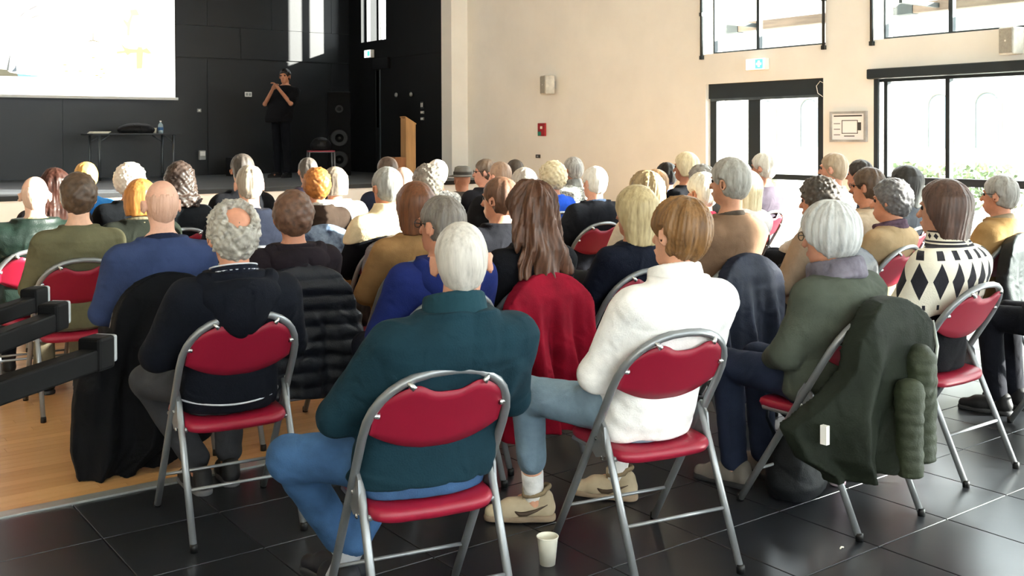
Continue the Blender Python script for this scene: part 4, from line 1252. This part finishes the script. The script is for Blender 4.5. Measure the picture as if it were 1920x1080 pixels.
# ================================================================== COATS ON CHAIRS
def coat(name, ch, label, prof, color, cat='coat', folds=(4, .02), th=.035, quilt=None, rough=.9, seed=1, m=None, extra=None, back=.0, vox=.009, wrap=0.):
    """garment hung over a chair back; prof: (z, xl, xr, y offset) rows from the hem up, in the chair's own space"""
    root = empty(name, ch.location[:], ch.rotation_euler.z)
    tag(root, label, cat)
    P = np.array(prof, float)
    z0, z1 = P[0, 0], P[-1, 0]
    F = Field((P[:, 1].min() - .06, -.62, max(0.004, z0 - .05)), (P[:, 2].max() + .06, .05, z1 + .08), vox)
    rng = np.random.RandomState(seed)
    ph = rng.uniform(0, 6, 3)
    def fn(X, Y, Z):
        z = Z.ravel()
        I = lambda c: np.interp(z, P[:, 0], P[:, c])[None, None, :]
        xl, xr, yo = I(1), I(2), I(3)
        yc = -.272 + .03 * np.clip((Z - .80) / .1, 0, 1) - back + yo + wrap * np.maximum(-X - .18, 0)
        drop = np.clip((.80 - Z) / .35, 0, 1)
        yc = yc + folds[1] * drop * np.sin(2 * math.pi * folds[0] * (X - xl) / (xr - xl) + ph[0] + 1.2 * np.sin(4 * Z + ph[1])) + .3 * folds[1] * drop * np.sin(2 * math.pi * folds[0] * 2.3 * (X - xl) / (xr - xl) + ph[2])
        r = .02
        ax = np.abs(X - (xl + xr) / 2) - (xr - xl) / 2 + r
        ay = np.abs(Y - yc) - th + r
        d = np.sqrt(np.maximum(ax, 0) ** 2 + np.maximum(ay, 0) ** 2) + np.minimum(np.maximum(ax, ay), 0) - r
        hoop = .66 + .245 * np.sqrt(np.clip(1 - (X / .262) ** 2, 0, 1))
        d = np.where(np.abs(X) < .262, np.maximum(d, (Z - hoop) * .8), np.maximum(d, (Z - .66 + 1.1 * (np.abs(X) - .262)) * .62))
        return np.maximum(d, z0 - Z + .02 * np.sin(9 * X + ph[2]))
    F.add((fn, F.lo, [a[-1] for a in F.ax]), 0)
    if quilt: F.disp(lambda X, Y, Z: -.010 * np.abs(np.sin(Z * math.pi / quilt + 1.5 * X)) + .005 + 0 * Y)
    F.disp(wrinkle(seed + 2, .005, 22)); F.disp(wrinkle(seed + 4, .006, 10))
    V, Q = F.mesh()
    mm = m or fabric(color, rough, .16, .35, 150)
    np_mesh('cloth', V, Q, mm, root)
    if extra: extra(root, mm)
    return root

coat('wool_coat', R6['chair'], 'red wool coat draped in folds over the back of a chair', [(.16, -.24, .30, -.03), (.35, -.25, .29, -.02), (.6, -.25, .27, 0), (.80, -.24, .25, 0), (.91, -.2, .22, 0)], '#8c1028', folds=(3.5, .042), seed=3)
coat('long_coat', L7['chair'], 'long black coat hanging from a chair down to the parquet', [(.015, -.42, -.06, -.04), (.12, -.44, .18, -.03), (.4, -.42, .27, -.01), (.62, -.36, .27, 0), (.78, -.27, .26, 0), (.91, -.2, .22, 0)], '#0e0f14', folds=(3, .035), th=.05, seed=5)
coat('quilted_jacket', M3['chair'], 'black quilted puffer jacket hung over a chair', [(.24, -.18, .27, -.02), (.45, -.22, .30, -.02), (.7, -.25, .29, 0), (.91, -.2, .25, 0)], '#161a26', cat='jacket', folds=(2, .015), th=.06, quilt=.075, rough=.45, seed=7)
coat('denim_coat', A8['chair'], 'dark navy denim coat hung behind the tall grey-haired person', [(.12, -.25, .27, -.02), (.5, -.26, .28, -.01), (.75, -.27, .27, 0), (.91, -.22, .24, 0)], '#192033', folds=(2.5, .035), rough=.7, seed=9)
coat('leather_jacket', B11['chair'], 'dark leather jacket hung over the chair of the person in camel', [(.30, -.26, .34, -.02), (.6, -.28, .33, 0), (.91, -.22, .24, 0)], '#12171d', cat='jacket', folds=(3, .02), rough=.62, seed=11)
coat('glossy_jacket', R19['chair'], 'dark glossy jacket behind the curly dark-haired person', [(.34, -.25, .27, -.02), (.6, -.26, .27, 0), (.91, -.2, .22, 0)], '#1d2330', cat='jacket', folds=(3, .018), rough=.35, seed=13)
coat('grey_quilted_coat', M7['chair'], 'grey quilted coat hung behind the cream shoulder sweater', [(.2, -.27, .22, -.02), (.5, -.28, .24, -.01), (.91, -.2, .22, 0)], '#6f6a72', folds=(3, .015), th=.045, quilt=.11, rough=.5, seed=15)
coat('denim_jacket', M5['chair'], 'washed blue denim jacket hung behind the coppery curls', [(.3, -.23, .25, -.02), (.91, -.2, .22, 0)], '#5b708f', cat='jacket', folds=(3, .02), seed=17, m=mat('washed_denim', '#8fa0b8', .9, 0, .3, 14, .3, 200, col2='#27324a'))
def olive_extra(root, mm):
    # quilted sleeves hanging at the far side, and the zip edge
    for k, (x0, z0_, x1, z1_, r0) in enumerate(((.085, .66, .05, .30, .056), (-.035, .56, -.07, .27, .046))):
        F = Field((x0 - .12, -.50, z1_ - .1), (x1 + .12, -.15, z0_ + .1), .008)
        F.add(cap((x0, -.335 - .03 * k, z0_), (x1, -.36 - .03 * k, z1_), r0 + .006, r0), .02)
        F.disp(wrinkle(81 + k, .008, 24))
        F.disp(lambda X, Y, Z: -.0045 * np.abs(np.sin(Z * math.pi / .044 + 5 * X)) + .002 + 0 * X + 0 * Y)
        F.cut(lambda X, Y, Z: z1_ - .02 - Z + 0 * X + 0 * Y, .01)
        V, Q = F.mesh(); np_mesh('sleeve', V, Q, fabric('#2f3626', .6), root)
    bm = bmesh.new(); sweep(bm, [(.22, -.31, .80), (.215, -.335, .70), (.17, -.345, .58), (.08, -.355, .45), (-.04, -.35, .33)], .008, 6)
    mesh_obj('zip', bm, mat('zip_grey', '#8f938c', .4, .4), root, True)
    box_obj('care_tag', -.412, -.392, -.262, -.235, .40, .47, M_white, root)
coat('olive_parka', A4['chair'], 'olive green parka with quilted sleeves hung over a chair near the camera', [(.26, -.33, -.12, -.03), (.33, -.43, -.04, -.03), (.48, -.48, .08, -.02), (.64, -.44, .22, -.01), (.80, -.30, .28, 0), (.915, -.2, .24, 0)], '#282f25', folds=(1.8, .045), th=.042, wrap=.45, rough=.75, seed=19, extra=olive_extra)

# ================================================================== SMALL THINGS IN THE AUDIENCE
r = tag(empty('paper_cup', (2.319, 2.916, 0)), 'white paper cup standing on the dark tiles', 'cup')
bm = bmesh.new(); lathe(bm, [(.026, .002), (.0275, .001), (.0375, .098), (.0395, .100), (.0395, .104), (.036, .103), (.0265, .006), (.0001, .006)], 28)
M_paper = mat('cream_paper', '#eeead9', .8, 0, .02, 6)
mesh_obj('cup_wall', bm, M_paper, r, True)
bm = bmesh.new(); sweep(bm, [(.0385 * math.cos(t), .0385 * math.sin(t), .102) for t in np.linspace(0, 2 * math.pi, 25)[:-1]], .0022, 6, True)
mesh_obj('rim', bm, M_paper, r, True)

r = tag(empty('tote_bag', (3.66, 2.86, 0), R_(20)), 'dark navy tote bag standing under the chair with the olive parka', 'bag')
F = Field((-.24, -.16, 0.0), (.24, .16, .36), .008)
F.add(loft([.01, .06, .16, .24, .30], [.17, .19, .19, .165, .13], [.10, .115, .10, .075, .05], [0, 0, 0, 0, 0], 0, None, 2.6), .02)
F.disp(wrinkle(77, .007, 22)); F.cut(lambda X, Y, Z: .005 - Z + 0 * X + 0 * Y)
V, Q = F.mesh(); np_mesh('bag_body', V, Q, fabric('#0b1118', .7), r)
for k in (-1, 1):
    bm = bmesh.new(); sweep(bm, [(-.13, k * .05, .26), (-.10, k * .10, .33), (0, k * .13, .345), (.10, k * .11, .31), (.13, k * .05, .25)], .008, 8)
    mesh_obj('handle', bm, fabric('#c9ccd0' if k < 0 else '#15202c', .8), r, True)
r = tag(empty('folded_scarf', (3.86, 2.80, 0)), 'white and plum striped scarf poking out beside the tote bag', 'scarf')
F = Field((-.08, -.08, 0), (.08, .08, .30), .007); F.add(cap((0, 0, .03), (-.02, 0, .25), .035, .04), .02); F.disp(wrinkle(78, .012, 45)); F.cut(lambda X, Y, Z: .002 - Z + 0 * X + 0 * Y)
V, Q = F.mesh(); np_mesh('scarf_cloth', V, Q, mat('striped_scarf', '#efe3e8', .9, 0, .2, (5, 5, 40), .2, 90, col2='#6b3a55'), r)
bm = bmesh.new(); sweep(bm, [(0, 0, .002), (.012, .004, .004), (.02, .0, .002)], .003, 6)
tag(mesh_obj('paper_scrap', bm, M_paper), 'tiny white paper scrap on the dark tiles', 'litter').location = (3.27, 2.36, .003)

def paper(x, y, z, rx, ry, rz, label):
    bm = bmesh.new()
    n = 6
    g_ = [[bm.verts.new((-.105 + .21 * i / n, -.148 + .297 * j / n, .012 * math.sin(2.4 * i / n) * (1 - j / n))) for j in range(n + 1)] for i in range(n + 1)]
    for i in range(n):
        for j in range(n): bm.faces.new((g_[i][j], g_[i + 1][j], g_[i + 1][j + 1], g_[i][j + 1]))
    bmesh.ops.solidify(bm, geom=bm.faces[:], thickness=.0006)
    o = mesh_obj('paper_sheet', bm, mat('white_sheet', '#f3f2ee', .8, 0, .02, 5), None, True)
    o.location = (x, y, z); o.rotation_euler = (R_(rx), R_(ry), R_(rz))
    tag(o, label, 'paper', 'sheets of paper in the audience')

# table legs of a stacked pile, poking in at the picture edge
M_gcap = mat('grey_end_cap', '#8d9092', .5, 0, .05, 9)
r = tag(empty('stacking_rack', (.34, 2.15, 0), 0), 'black rack with three stacked bars and grey end caps at the picture edge', 'rack')
def rack_pt(p): return (p[0] - .34, p[1] - 2.15, p[2])
for (a, b, w_) in (((.30, 2.02, 1.085), (.615, 2.285, 1.085), .027), ((.33, 2.18, 1.14), (.565, 2.455, 1.145), .024), ((.36, 2.40, 1.155), (.565, 2.64, 1.16), .022)):
    A, B = Vector(rack_pt(a)), Vector(rack_pt(b))
    d = (B - A).normalized()
    bm = bmesh.new(); L_ = (B - A).length
    box(bm, 0, L_, -w_ * .8, w_ * .8, -w_ * .85, w_ * .85, .005)
    arm = mesh_obj('arm', bm, mat('matt_black_bar', '#050506', .7, spec=.12), r); arm.location = A; arm.rotation_euler = d.to_track_quat('X', 'Z').to_euler()
    bm = bmesh.new(); box(bm, L_ - .055, L_, -w_, w_, -w_ * .9, w_ * 1.7, .007)
    mesh_obj('arm_end', bm, MATS['matt_black_bar'], arm)
    bm = bmesh.new(); box(bm, L_ - .004, L_ + .010, -w_ * .95, w_ * .95, -w_ * .5, w_ * 1.65, .005)
    mesh_obj('end_cap', bm, M_gcap, arm)
bm = bmesh.new(); box(bm, -.07, -.01, -.16, .28, 0, 1.20, .01); mesh_obj('upright', bm, M_blackp, r)
bm = bmesh.new(); box(bm, -.30, .20, -.30, .40, .0, .05, .01); mesh_obj('base', bm, M_blackp, r)

# ================================================================== STAGE
SY = 17.72
KS = SY / 17.2
def sp(x, z): return x * KS, EYE_Z + (z - EYE_Z) * KS
scr = tag(empty('projection_screen', (4.0, SY, 2.2)), 'large white projection screen glowing above the stage table', 'screen')
def emis(name, c, s):
    m = bpy.data.materials.new(name); m.use_nodes = True
    p = m.node_tree.nodes['Principled BSDF']; p.inputs['Base Color'].default_value = (*lin(c), 1); p.inputs['Roughness'].default_value = .8
    p.inputs['Emission Color'].default_value = (*lin(c), 1); p.inputs['Emission Strength'].default_value = s * .62
    return m
x1, z1 = sp(5.80, 2.195)
box_obj('screen_cloth', .3 - 4, x1 - 4, 0, .006, z1 - 2.2, 5.2 - 2.2, emis('projected_white', '#ffffff', 1.3), scr)
bm = bmesh.new(); box(bm, .2 - 4, x1 + .05 - 4, -.012, .02, z1 - .045 - 2.2, z1 - 2.2, .006); mesh_obj('weight_bar', bm, M_white, scr)
box_obj('screen_border', x1 - 4, x1 + .02 - 4, -.001, .007, z1 - 2.2, 5.2 - 2.2, M_blackp, scr)
box_obj('screen_case', .1 - 4, x1 + .12 - 4, -.06, .1, 5.2 - 2.2, 5.35 - 2.2, M_white, scr)
def mark(name, pts, c, s=1.0):
    bm = bmesh.new(); prism(bm, [(sp(*p)[0] - 4, sp(*p)[1] - 2.2) for p in pts], -.004, -.001)
    bmesh.ops.recalc_face_normals(bm, faces=bm.faces)
    mesh_obj(name, bm, emis('projected_' + c.strip('#'), c, s), scr)
mark('projected_shape', [(5.07, 3.60), (5.18, 3.62), (5.23, 3.52), (5.12, 3.51), (5.08, 3.38), (5.06, 3.18), (5.02, 3.18), (5.03, 3.31), (4.96, 3.42), (4.98, 3.45), (5.03, 3.40), (5.09, 3.52)], '#fdfbb0', 1.0)
mark('projected_shape', [(4.91, 3.07), (4.99, 2.99), (5.06, 2.97), (5.18, 2.97), (5.20, 3.01), (5.26, 3.01), (5.27, 2.97), (5.34, 3.00), (5.42, 2.91), (5.36, 2.90), (5.28, 2.92), (5.26, 2.66), (5.17, 2.65), (5.17, 2.91), (5.08, 2.90), (5.03, 2.86), (4.99, 2.90), (4.86, 2.88), (4.86, 2.92), (4.98, 2.94)], '#fdfa9a', 1.0)
mark('projected_shape', [(3.10, 2.58), (3.23, 2.57), (3.28, 2.53), (3.40, 2.51), (3.40, 2.475), (3.10, 2.47)], '#8f8c78', .7)
mark('projected_shape', [(3.38, 2.51), (3.48, 2.505), (3.72, 2.487), (3.70, 2.478), (3.40, 2.475)], '#8fc4ee', .9)
mark('projected_shape', [(3.23, 2.55), (3.28, 2.79), (3.29, 2.79), (3.265, 2.56)], '#8b908f', .7)
mark('projected_shape', [(3.30, 2.54), (3.35, 2.60), (3.37, 2.66), (3.375, 2.55)], '#7b8790', .7)
mark('projected_shape', [(4.42, 3.065), (4.49, 3.085), (4.49, 3.28), (4.497, 3.28), (4.50, 3.085), (4.60, 3.06), (4.60, 3.05), (4.495, 3.07), (4.43, 3.055)], '#a39a78', .8)
mark('projected_shape', [(3.10, 2.95), (3.16, 2.94), (3.20, 2.86), (3.17, 2.80), (3.10, 2.82)], '#d4f6fa', 1.1)
for p in ((3.62, 2.57), (3.78, 2.56), (3.76, 2.50), (4.2, 2.90)):
    mark('projected_shape', [(p[0] - .06, p[1] - .02), (p[0] + .05, p[1] - .03), (p[0] + .06, p[1] + .01), (p[0] - .03, p[1] + .03)], '#d2f7f8', 1.1)
for p in ((4.07, 2.67), (4.09, 2.57), (4.3, 2.58), (4.5, 2.80), (4.61, 2.49), (4.63, 2.62), (4.66, 2.56), (4.55, 2.52)):
    mark('projected_shape', [(p[0] - .03, p[1] - .008), (p[0] + .03, p[1] + .0), (p[0] + .025, p[1] + .014), (p[0] - .02, p[1] + .012)], '#c9b98a', .85)
for a, b in (((3.42, 3.38), (3.50, 3.47)), ((3.55, 3.50), (3.68, 3.58)), ((3.58, 3.38), (3.70, 3.43))):
    mark('projected_shape', [(a[0], a[1]), (b[0], b[1]), (b[0] + .004, b[1] - .012), (a[0] + .006, a[1] - .012)], '#a39c94', .8)

# table on the stage
TYs = 17.15
tb = tag(empty('folding_table', (5.07, TYs, STZ)), 'dark folding table with grey legs on the stage', 'table')
M_leg = mat('grey_table_leg', '#5d6265', .4, .5, .05, 6)
bm = bmesh.new(); box(bm, -.70, .70, -.35, .35, .715, .74, .006); mesh_obj('table_top', bm, mat('dark_table_top', '#232428', .45), tb)
for s in (-1, 1):
    for sy in (-.28, .28):
        bm = bmesh.new(); sweep(bm, [(s * .58, sy, 0), (s * .58, sy, .715)], .02, 10); mesh_obj('leg', bm, M_leg, tb, True)
        bm = bmesh.new(); sweep(bm, [(s * .58, sy, .60), (s * .42, sy, .71)], .010, 8); mesh_obj('brace', bm, M_leg, tb, True)
    bm = bmesh.new(); sweep(bm, [(s * .58, -.30, .05), (s * .58, .30, .05)], .012, 8); mesh_obj('foot_bar', bm, M_leg, tb, True)
TT = STZ + .741
o = tag(empty('paper_pile', (4.55, TYs, TT)), 'low stack of papers lying on the stage table', 'papers')
for k in range(4): box_obj('sheet_bundle', -.13 + .01 * k, .12 + .012 * k, -.15, .15, .008 * k, .008 * k + .0075, M_paper, o)
def lump(name, loc, size, color, label, cat, seed):
    F = Field([-s_ * 1.2 for s_ in size[:2]] + [0], [s_ * 1.2 for s_ in size[:2]] + [size[2] * 1.2], .012)
    F.add(ell((0, 0, size[2] * .35), (size[0], size[1], size[2] * .62)), .02); F.disp(wrinkle(seed, .012, 25)); F.cut(lambda X, Y, Z: .002 - Z + 0 * X + 0 * Y)
    V, Q = F.mesh(); rt = tag(empty(name, loc), label, cat); np_mesh('bag_body', V, Q, fabric(color, .6), rt)
    bm = bmesh.new(); sweep(bm, [(-.08, 0, size[2] * .8), (0, 0, size[2] * 1.02), (.08, 0, size[2] * .8)], .008, 8); mesh_obj('handle', bm, fabric(color, .6), rt, True)
    return rt
lump('shoulder_bag', (5.15, TYs, TT), (.30, .16, .17), '#101014', 'soft black bag lying on the stage table', 'bag', 91)
o = tag(empty('paper_cup', (5.42, TYs - .05, TT)), 'white cup standing on the stage table beside the bottle', 'cup')
bm = bmesh.new(); lathe(bm, [(.026, 0), (.034, .085), (.036, .09), (.032, .088), (.0001, .01)], 18); mesh_obj('cup_wall', bm, M_paper, o, True)
o = tag(empty('water_bottle', (5.52, TYs - .05, TT)), 'clear water bottle with blue label on the stage table', 'bottle')
M_bot = mat('bottle_plastic', '#9fb4bd', .1, 0, .1, 8, spec=.6)
bm = bmesh.new(); lathe(bm, [(.04, 0), (.042, .02), (.042, .12), (.036, .145), (.014, .175), (.014, .19)], 18); mesh_obj('bottle_body', bm, M_bot, o, True)
bm = bmesh.new(); lathe(bm, [(.0425, .05), (.043, .055), (.043, .095), (.0425, .1)], 18); mesh_obj('label_band', bm, mat('blue_label', '#3c6fa8', .5), o, True)
bm = bmesh.new(); lathe(bm, [(.015, .185), (.016, .19), (.016, .205), (.012, .207)], 14); mesh_obj('cap', bm, M_white, o, True)

# red-topped low stool with a black bag, loudspeaker, small monitor
st_ = tag(empty('low_stool', (7.66, 15.6, STZ), R_(-20)), 'low stool with a red top and silver legs on the stage', 'stool')
bm = bmesh.new(); box(bm, -.21, .21, -.2, .2, .42, .45, .01); mesh_obj('seat', bm, M_red, st_)
for sx in (-1, 1):
    for sy in (-1, 1):
        bm = bmesh.new(); sweep(bm, [(sx * .21, sy * .2, 0), (sx * .2, sy * .19, .43)], .012, 8); mesh_obj('leg', bm, M_tube, st_, True)
for sy in (-1, 1):
    bm = bmesh.new(); sweep(bm, [(-.2, sy * .19, .425), (.2, sy * .19, .425)], .010, 8); mesh_obj('rail', bm, M_tube, st_, True)
lump('black_rucksack', (7.66, 15.6, STZ + .451), (.17, .14, .22), '#0e0e12', 'black rucksack resting on the red stool', 'bag', 93)
sp_ = tag(empty('loudspeaker', (8.35, 16.3, STZ), R_(-25)), 'tall black loudspeaker standing in the dark stage corner', 'loudspeaker')
bm = bmesh.new(); box(bm, -.2, .2, -.2, .2, 0, 1.45, .02); mesh_obj('cabinet', bm, mat('matt_black_cabinet', '#08080a', .8, spec=.15), sp_)
for z, rr in ((.28, .15), (.65, .15), (1.15, .07)):
    bm = bmesh.new(); lathe(bm, [(rr, 0), (rr, .012), (rr * .86, .014), (rr * .35, -.006), (.0001, .006)], 24)
    bmesh.ops.rotate(bm, verts=bm.verts, matrix=Matrix.Rotation(math.pi / 2, 3, 'X')); q = mesh_obj('driver', bm, mat('driver_cone', '#0d0d0f', .6), sp_, True); q.location = (0, -.2, z)
mo = tag(empty('stage_monitor', (6.95, 17.3, STZ)), 'small black monitor box on the stage floor by the back wall', 'monitor')
bm = bmesh.new(); prism(bm, [(-.2, 0), (.2, 0), (.2, .32), (-.2, .32)], -.12, .12); mesh_obj('cabinet', bm, M_blackp, mo)
box_obj('grille', -.17, .17, -.128, -.12, .05, .28, mat('grille', '#26282c', .5), mo)

# lectern on the stage
le = tag(empty('lectern', (8.16, 13.75, STZ), R_(-8)), 'light wood lectern with a slanted top at the stage edge', 'lectern')
M_oak = mat('light_oak', '#b98d5a', .5, 0, .12, (18, 18, 2), .1, 60)
bm = bmesh.new()
prof = [(-.02, 0), (.14, 0), (.14, .87), (-.02, .97)]
prism(bm, prof, -.02, .02); mesh_obj('side_panel', bm, M_oak, le, False).location = (0, -.085, 0)
bm = bmesh.new(); prism(bm, prof, -.02, .02); mesh_obj('side_panel', bm, M_oak, le, False).location = (0, .085, 0)
box_obj('front_panel', -.02, .015, -.065, .065, 0, .95, M_oak, le)
bm = bmesh.new(); prism(bm, [(-.03, .985), (.15, .875), (.15, .86), (-.03, .968)], -.11, .11); mesh_obj('desk_top', bm, M_oak, le)
box_obj('shelf', .015, .14, -.065, .065, .42, .44, M_oak, le)
box_obj('base', -.25, .16, -.12, .12, 0, .05, mat('dark_oak', '#8a5f38', .5, 0, .12, (18, 18, 2)), le)
box_obj('low_box', -.20, -.025, -.1, .1, .05, .36, mat('red_oak', '#9a6238', .5, 0, .12, (18, 18, 2)), le)

# wall fittings on the stage
def fit(name, pos, size, m, label, cat, parts=()):
    rt = tag(empty(name, pos), label, cat)
    bm = bmesh.new(); box(bm, -size[0] / 2, size[0] / 2, -size[1] / 2, size[1] / 2, -size[2] / 2, size[2] / 2, min(size) * .15); mesh_obj('plate', bm, m, rt)
    for nm, c, s_, mm in parts:
        box_obj(nm, c[0] - s_[0] / 2, c[0] + s_[0] / 2, c[1] - s_[1] / 2, c[1] + s_[1] / 2, c[2] - s_[2] / 2, c[2] + s_[2] / 2, mm, rt)
    return rt
KB = SBY / 17.58
bz = lambda z: EYE_Z + (z - EYE_Z) * KB
fit('wall_socket', (7.224 * KB, SBY - .012, bz(2.29)), (.13, .02, .085), M_white, 'white double socket on the black wall behind the speaker', 'socket', (('socket_face', (-.03, -.011, 0), (.045, .004, .05), M_grey), ('socket_face', (.03, -.011, 0), (.045, .004, .05), M_grey)))
fit('wall_switch', (6.335 * KB, SBY - .012, bz(1.996)), (.07, .02, .06), M_grey, 'small grey switch on the black wall right of the screen', 'switch', (('rocker', (0, -.011, 0), (.03, .004, .03), M_white),))
fit('outlet_box', (6.367 * KB, SBY - .04, bz(1.223)), (.12, .08, .17), M_grey, 'grey outlet box low on the black stage wall', 'socket', (('lid', (0, -.042, .03), (.09, .006, .08), M_white),))
KX = 9.5 / 9.2
for (y, z, lab) in ((15.74, 2.259, 'small round sensor on the black side wall nearer the exit sign'), (15.238, 2.252, 'small round sensor on the black side wall above the lectern')):
    rt = tag(empty('wall_sensor', (9.485, y * KX, EYE_Z + (z - EYE_Z) * KX)), lab, 'sensor', 'sensors on the stage wall')
    bm = bmesh.new(); lathe(bm, [(.04, 0), (.04, .02), (.025, .03), (.0001, .032)], 16); bmesh.ops.rotate(bm, verts=bm.verts, matrix=Matrix.Rotation(-math.pi / 2, 3, 'Y')); mesh_obj('housing', bm, M_grey, rt, True)
for z, h, lab in ((2.08, .12, 'dark switch plate on the black side wall, top of three'), (1.95, .05, 'pair of pale switches on the black side wall, middle of three'), (1.84, .05, 'single pale switch on the black side wall, lowest of three')):
    fit('switch_plate', (9.487, 14.894 * KX, z), (.024, .09, h), M_grey if h < .1 else mat('dark_plate', '#3c4044', .5), lab, 'switch', (('rocker', (-.013, .02, 0), (.004, .025, h * .6), M_white), ('rocker', (-.013, -.02, 0), (.004, .025, h * .6), M_white)))

# exit signs
M_green = emis('exit_green', '#4fc9a0', 1.6)
M_lit = emis('exit_white', '#f4fffb', 1.6)
def exit_sign(pos, w_, h, lab, split):
    rt = tag(empty('exit_sign', pos), lab, 'sign', 'exit signs')
    bm = bmesh.new(); box(bm, -.04, .04, -w_ / 2, w_ / 2, -h / 2, h / 2, .006); mesh_obj('housing', bm, M_white, rt)
    box_obj('lit_panel', -.046, -.04, -w_ / 2 + .008, w_ / 2 - .008, -h / 2 + .008, h / 2 - .008, M_lit, rt)
    if split:
        yc, s_ = -w_ * .22, h * .8
        g_ = box_obj('green_field', -.050, -.046, yc - s_ / 2, yc + s_ / 2, -s_ / 2, s_ / 2, M_green, rt)
        bm = bmesh.new()
        box(bm, -.054, -.050, yc - .012, yc + .012, -s_ * .33, s_ * .33); box(bm, -.054, -.050, yc - s_ * .33, yc + s_ * .33, -.012, .012)
        mesh_obj('arrow_symbol', bm, M_lit, rt)
    else:
        box_obj('green_field', -.050, -.046, -w_ * .4, -w_ * .05, -h * .3, h * .3, M_green, rt)
exit_sign((9.455, 7.957, 2.36), .28, .135, 'lit green and white exit sign above the glazed door', True)
exit_sign((9.455, 16.66 * KX, EYE_Z + (3.033 - EYE_Z) * KX), .24, .15, 'lit exit sign in the dark stage corner', False)

# cream wall fittings
def wall_speaker(y, z, w_, h, lab, tilt_=0):
    rt = tag(empty('wall_speaker', (9.40, y, z), R_(tilt_)), lab, 'loudspeaker', 'wall speakers')
    bm = bmesh.new(); box(bm, -.085, .06, -w_ / 2, w_ / 2, -h / 2, h / 2, .012); mesh_obj('cabinet', bm, mat('pale_grey_case', '#d6d3c9', .6), rt)
    bm = bmesh.new(); box(bm, -.092, -.083, -w_ / 2 + .012, w_ / 2 - .012, -h / 2 + .012, h / 2 - .012, .003); mesh_obj('grille', bm, mat('taupe_grille', '#a8a498', .7, 0, .1, 60, .3, 300), rt)
    bm = bmesh.new(); box(bm, -.095, -.091, -.008, .008, -.008, .008); mesh_obj('badge', bm, M_white, rt)
    bm = bmesh.new(); box(bm, .05, .10, -.03, .03, -.05, .05); mesh_obj('bracket', bm, M_grey, rt)
wall_speaker(11.77, 2.278, .22, .27, 'grey wall speaker on the blank cream wall', -18)
wall_speaker(4.93, 2.40, .16, .25, 'pale grey wall speaker over the wide window', -10)
fa = fit('fire_alarm', (9.485, 12.03, 1.63), (.03, .17, .19), mat('alarm_red', '#a81c24', .5), 'red fire alarm box with a green corner on the cream wall', 'alarm', (('green_label', (-.017, .04, -.06), (.004, .075, .06), mat('label_green', '#2f8a72', .5)), ('white_mark', (-.017, -.005, .03), (.004, .05, .04), M_white)))
fit('wall_switch', (9.488, 12.128, 1.235), (.024, .09, .05), mat('dark_switch', '#3a3530', .5), 'small dark switch on the cream wall under the fire alarm', 'switch', (('rocker', (-.013, 0, 0), (.004, .04, .025), M_grey),))
pf = tag(empty('framed_plan', (9.48, 6.745, 1.627)), 'grey framed evacuation plan on the wall between door and window', 'sign')
for nm, y0, y1, z0, z1 in (('frame', -.225, .225, .138, .163), ('frame', -.225, .225, -.163, -.138), ('frame', -.225, -.2, -.138, .138), ('frame', .2, .225, -.138, .138)):
    box_obj(nm, -.02, .02, y0, y1, z0, z1, mat('frame_grey', '#b4b4b2', .5, .1), pf)
box_obj('plan_sheet', -.004, .015, -.2, .2, -.138, .138, mat('plan_white', '#f7f7f7', .6, 0, .01, 4), pf)
M_ink = mat('ink_grey', '#4b4a4a', .8)
for y0, y1, z0, z1 in ((-.17, .18, .108, .122), (-.11, .08, .062, .070), (-.12, .08, -.075, -.067), (-.12, -.112, -.075, .07), (.072, .08, -.075, .07), (-.16, -.12, -.04, .045), (.1, .18, .03, .037), (.1, .18, -.03, -.023), (.1, .18, -.09, -.083), (-.08, .05, -.105, -.095)):
    box_obj('plan_line', -.0055, -.004, y0, y1, z0, z1, M_ink, pf)

# the speaker on the stage
spk = person(7.26, 16.1, 2.672 - STZ, 0, 'speaker in black standing on the stage, hands raised to the mouth', hair=('short', '#2a2320', '#141110', {'t': .018}), top=('tee', '#15161a', {'sleeve': .75, 'fold': .006}), bottom='#14161c', shoes='#1a1a1c',
    skin='#b98064', face=115, head=(18, 0, 0), stand=.48, foot_z=STZ, group='speaker', sw=1.2, girth=1.2, seed=71,
    arms=([(-.27, .05, 1.22), (.27, .06, 1.22)], [(-.05, .12, 1.49), (.03, .13, 1.47)]))

paper(2.36, 5.62, .66, 18, 0, 10, 'white sheet of paper on a lap behind the curly grey head')
paper(3.72, 4.28, .60, 14, 0, -8, 'white sheet of paper on the lap of the person with the blond bob')
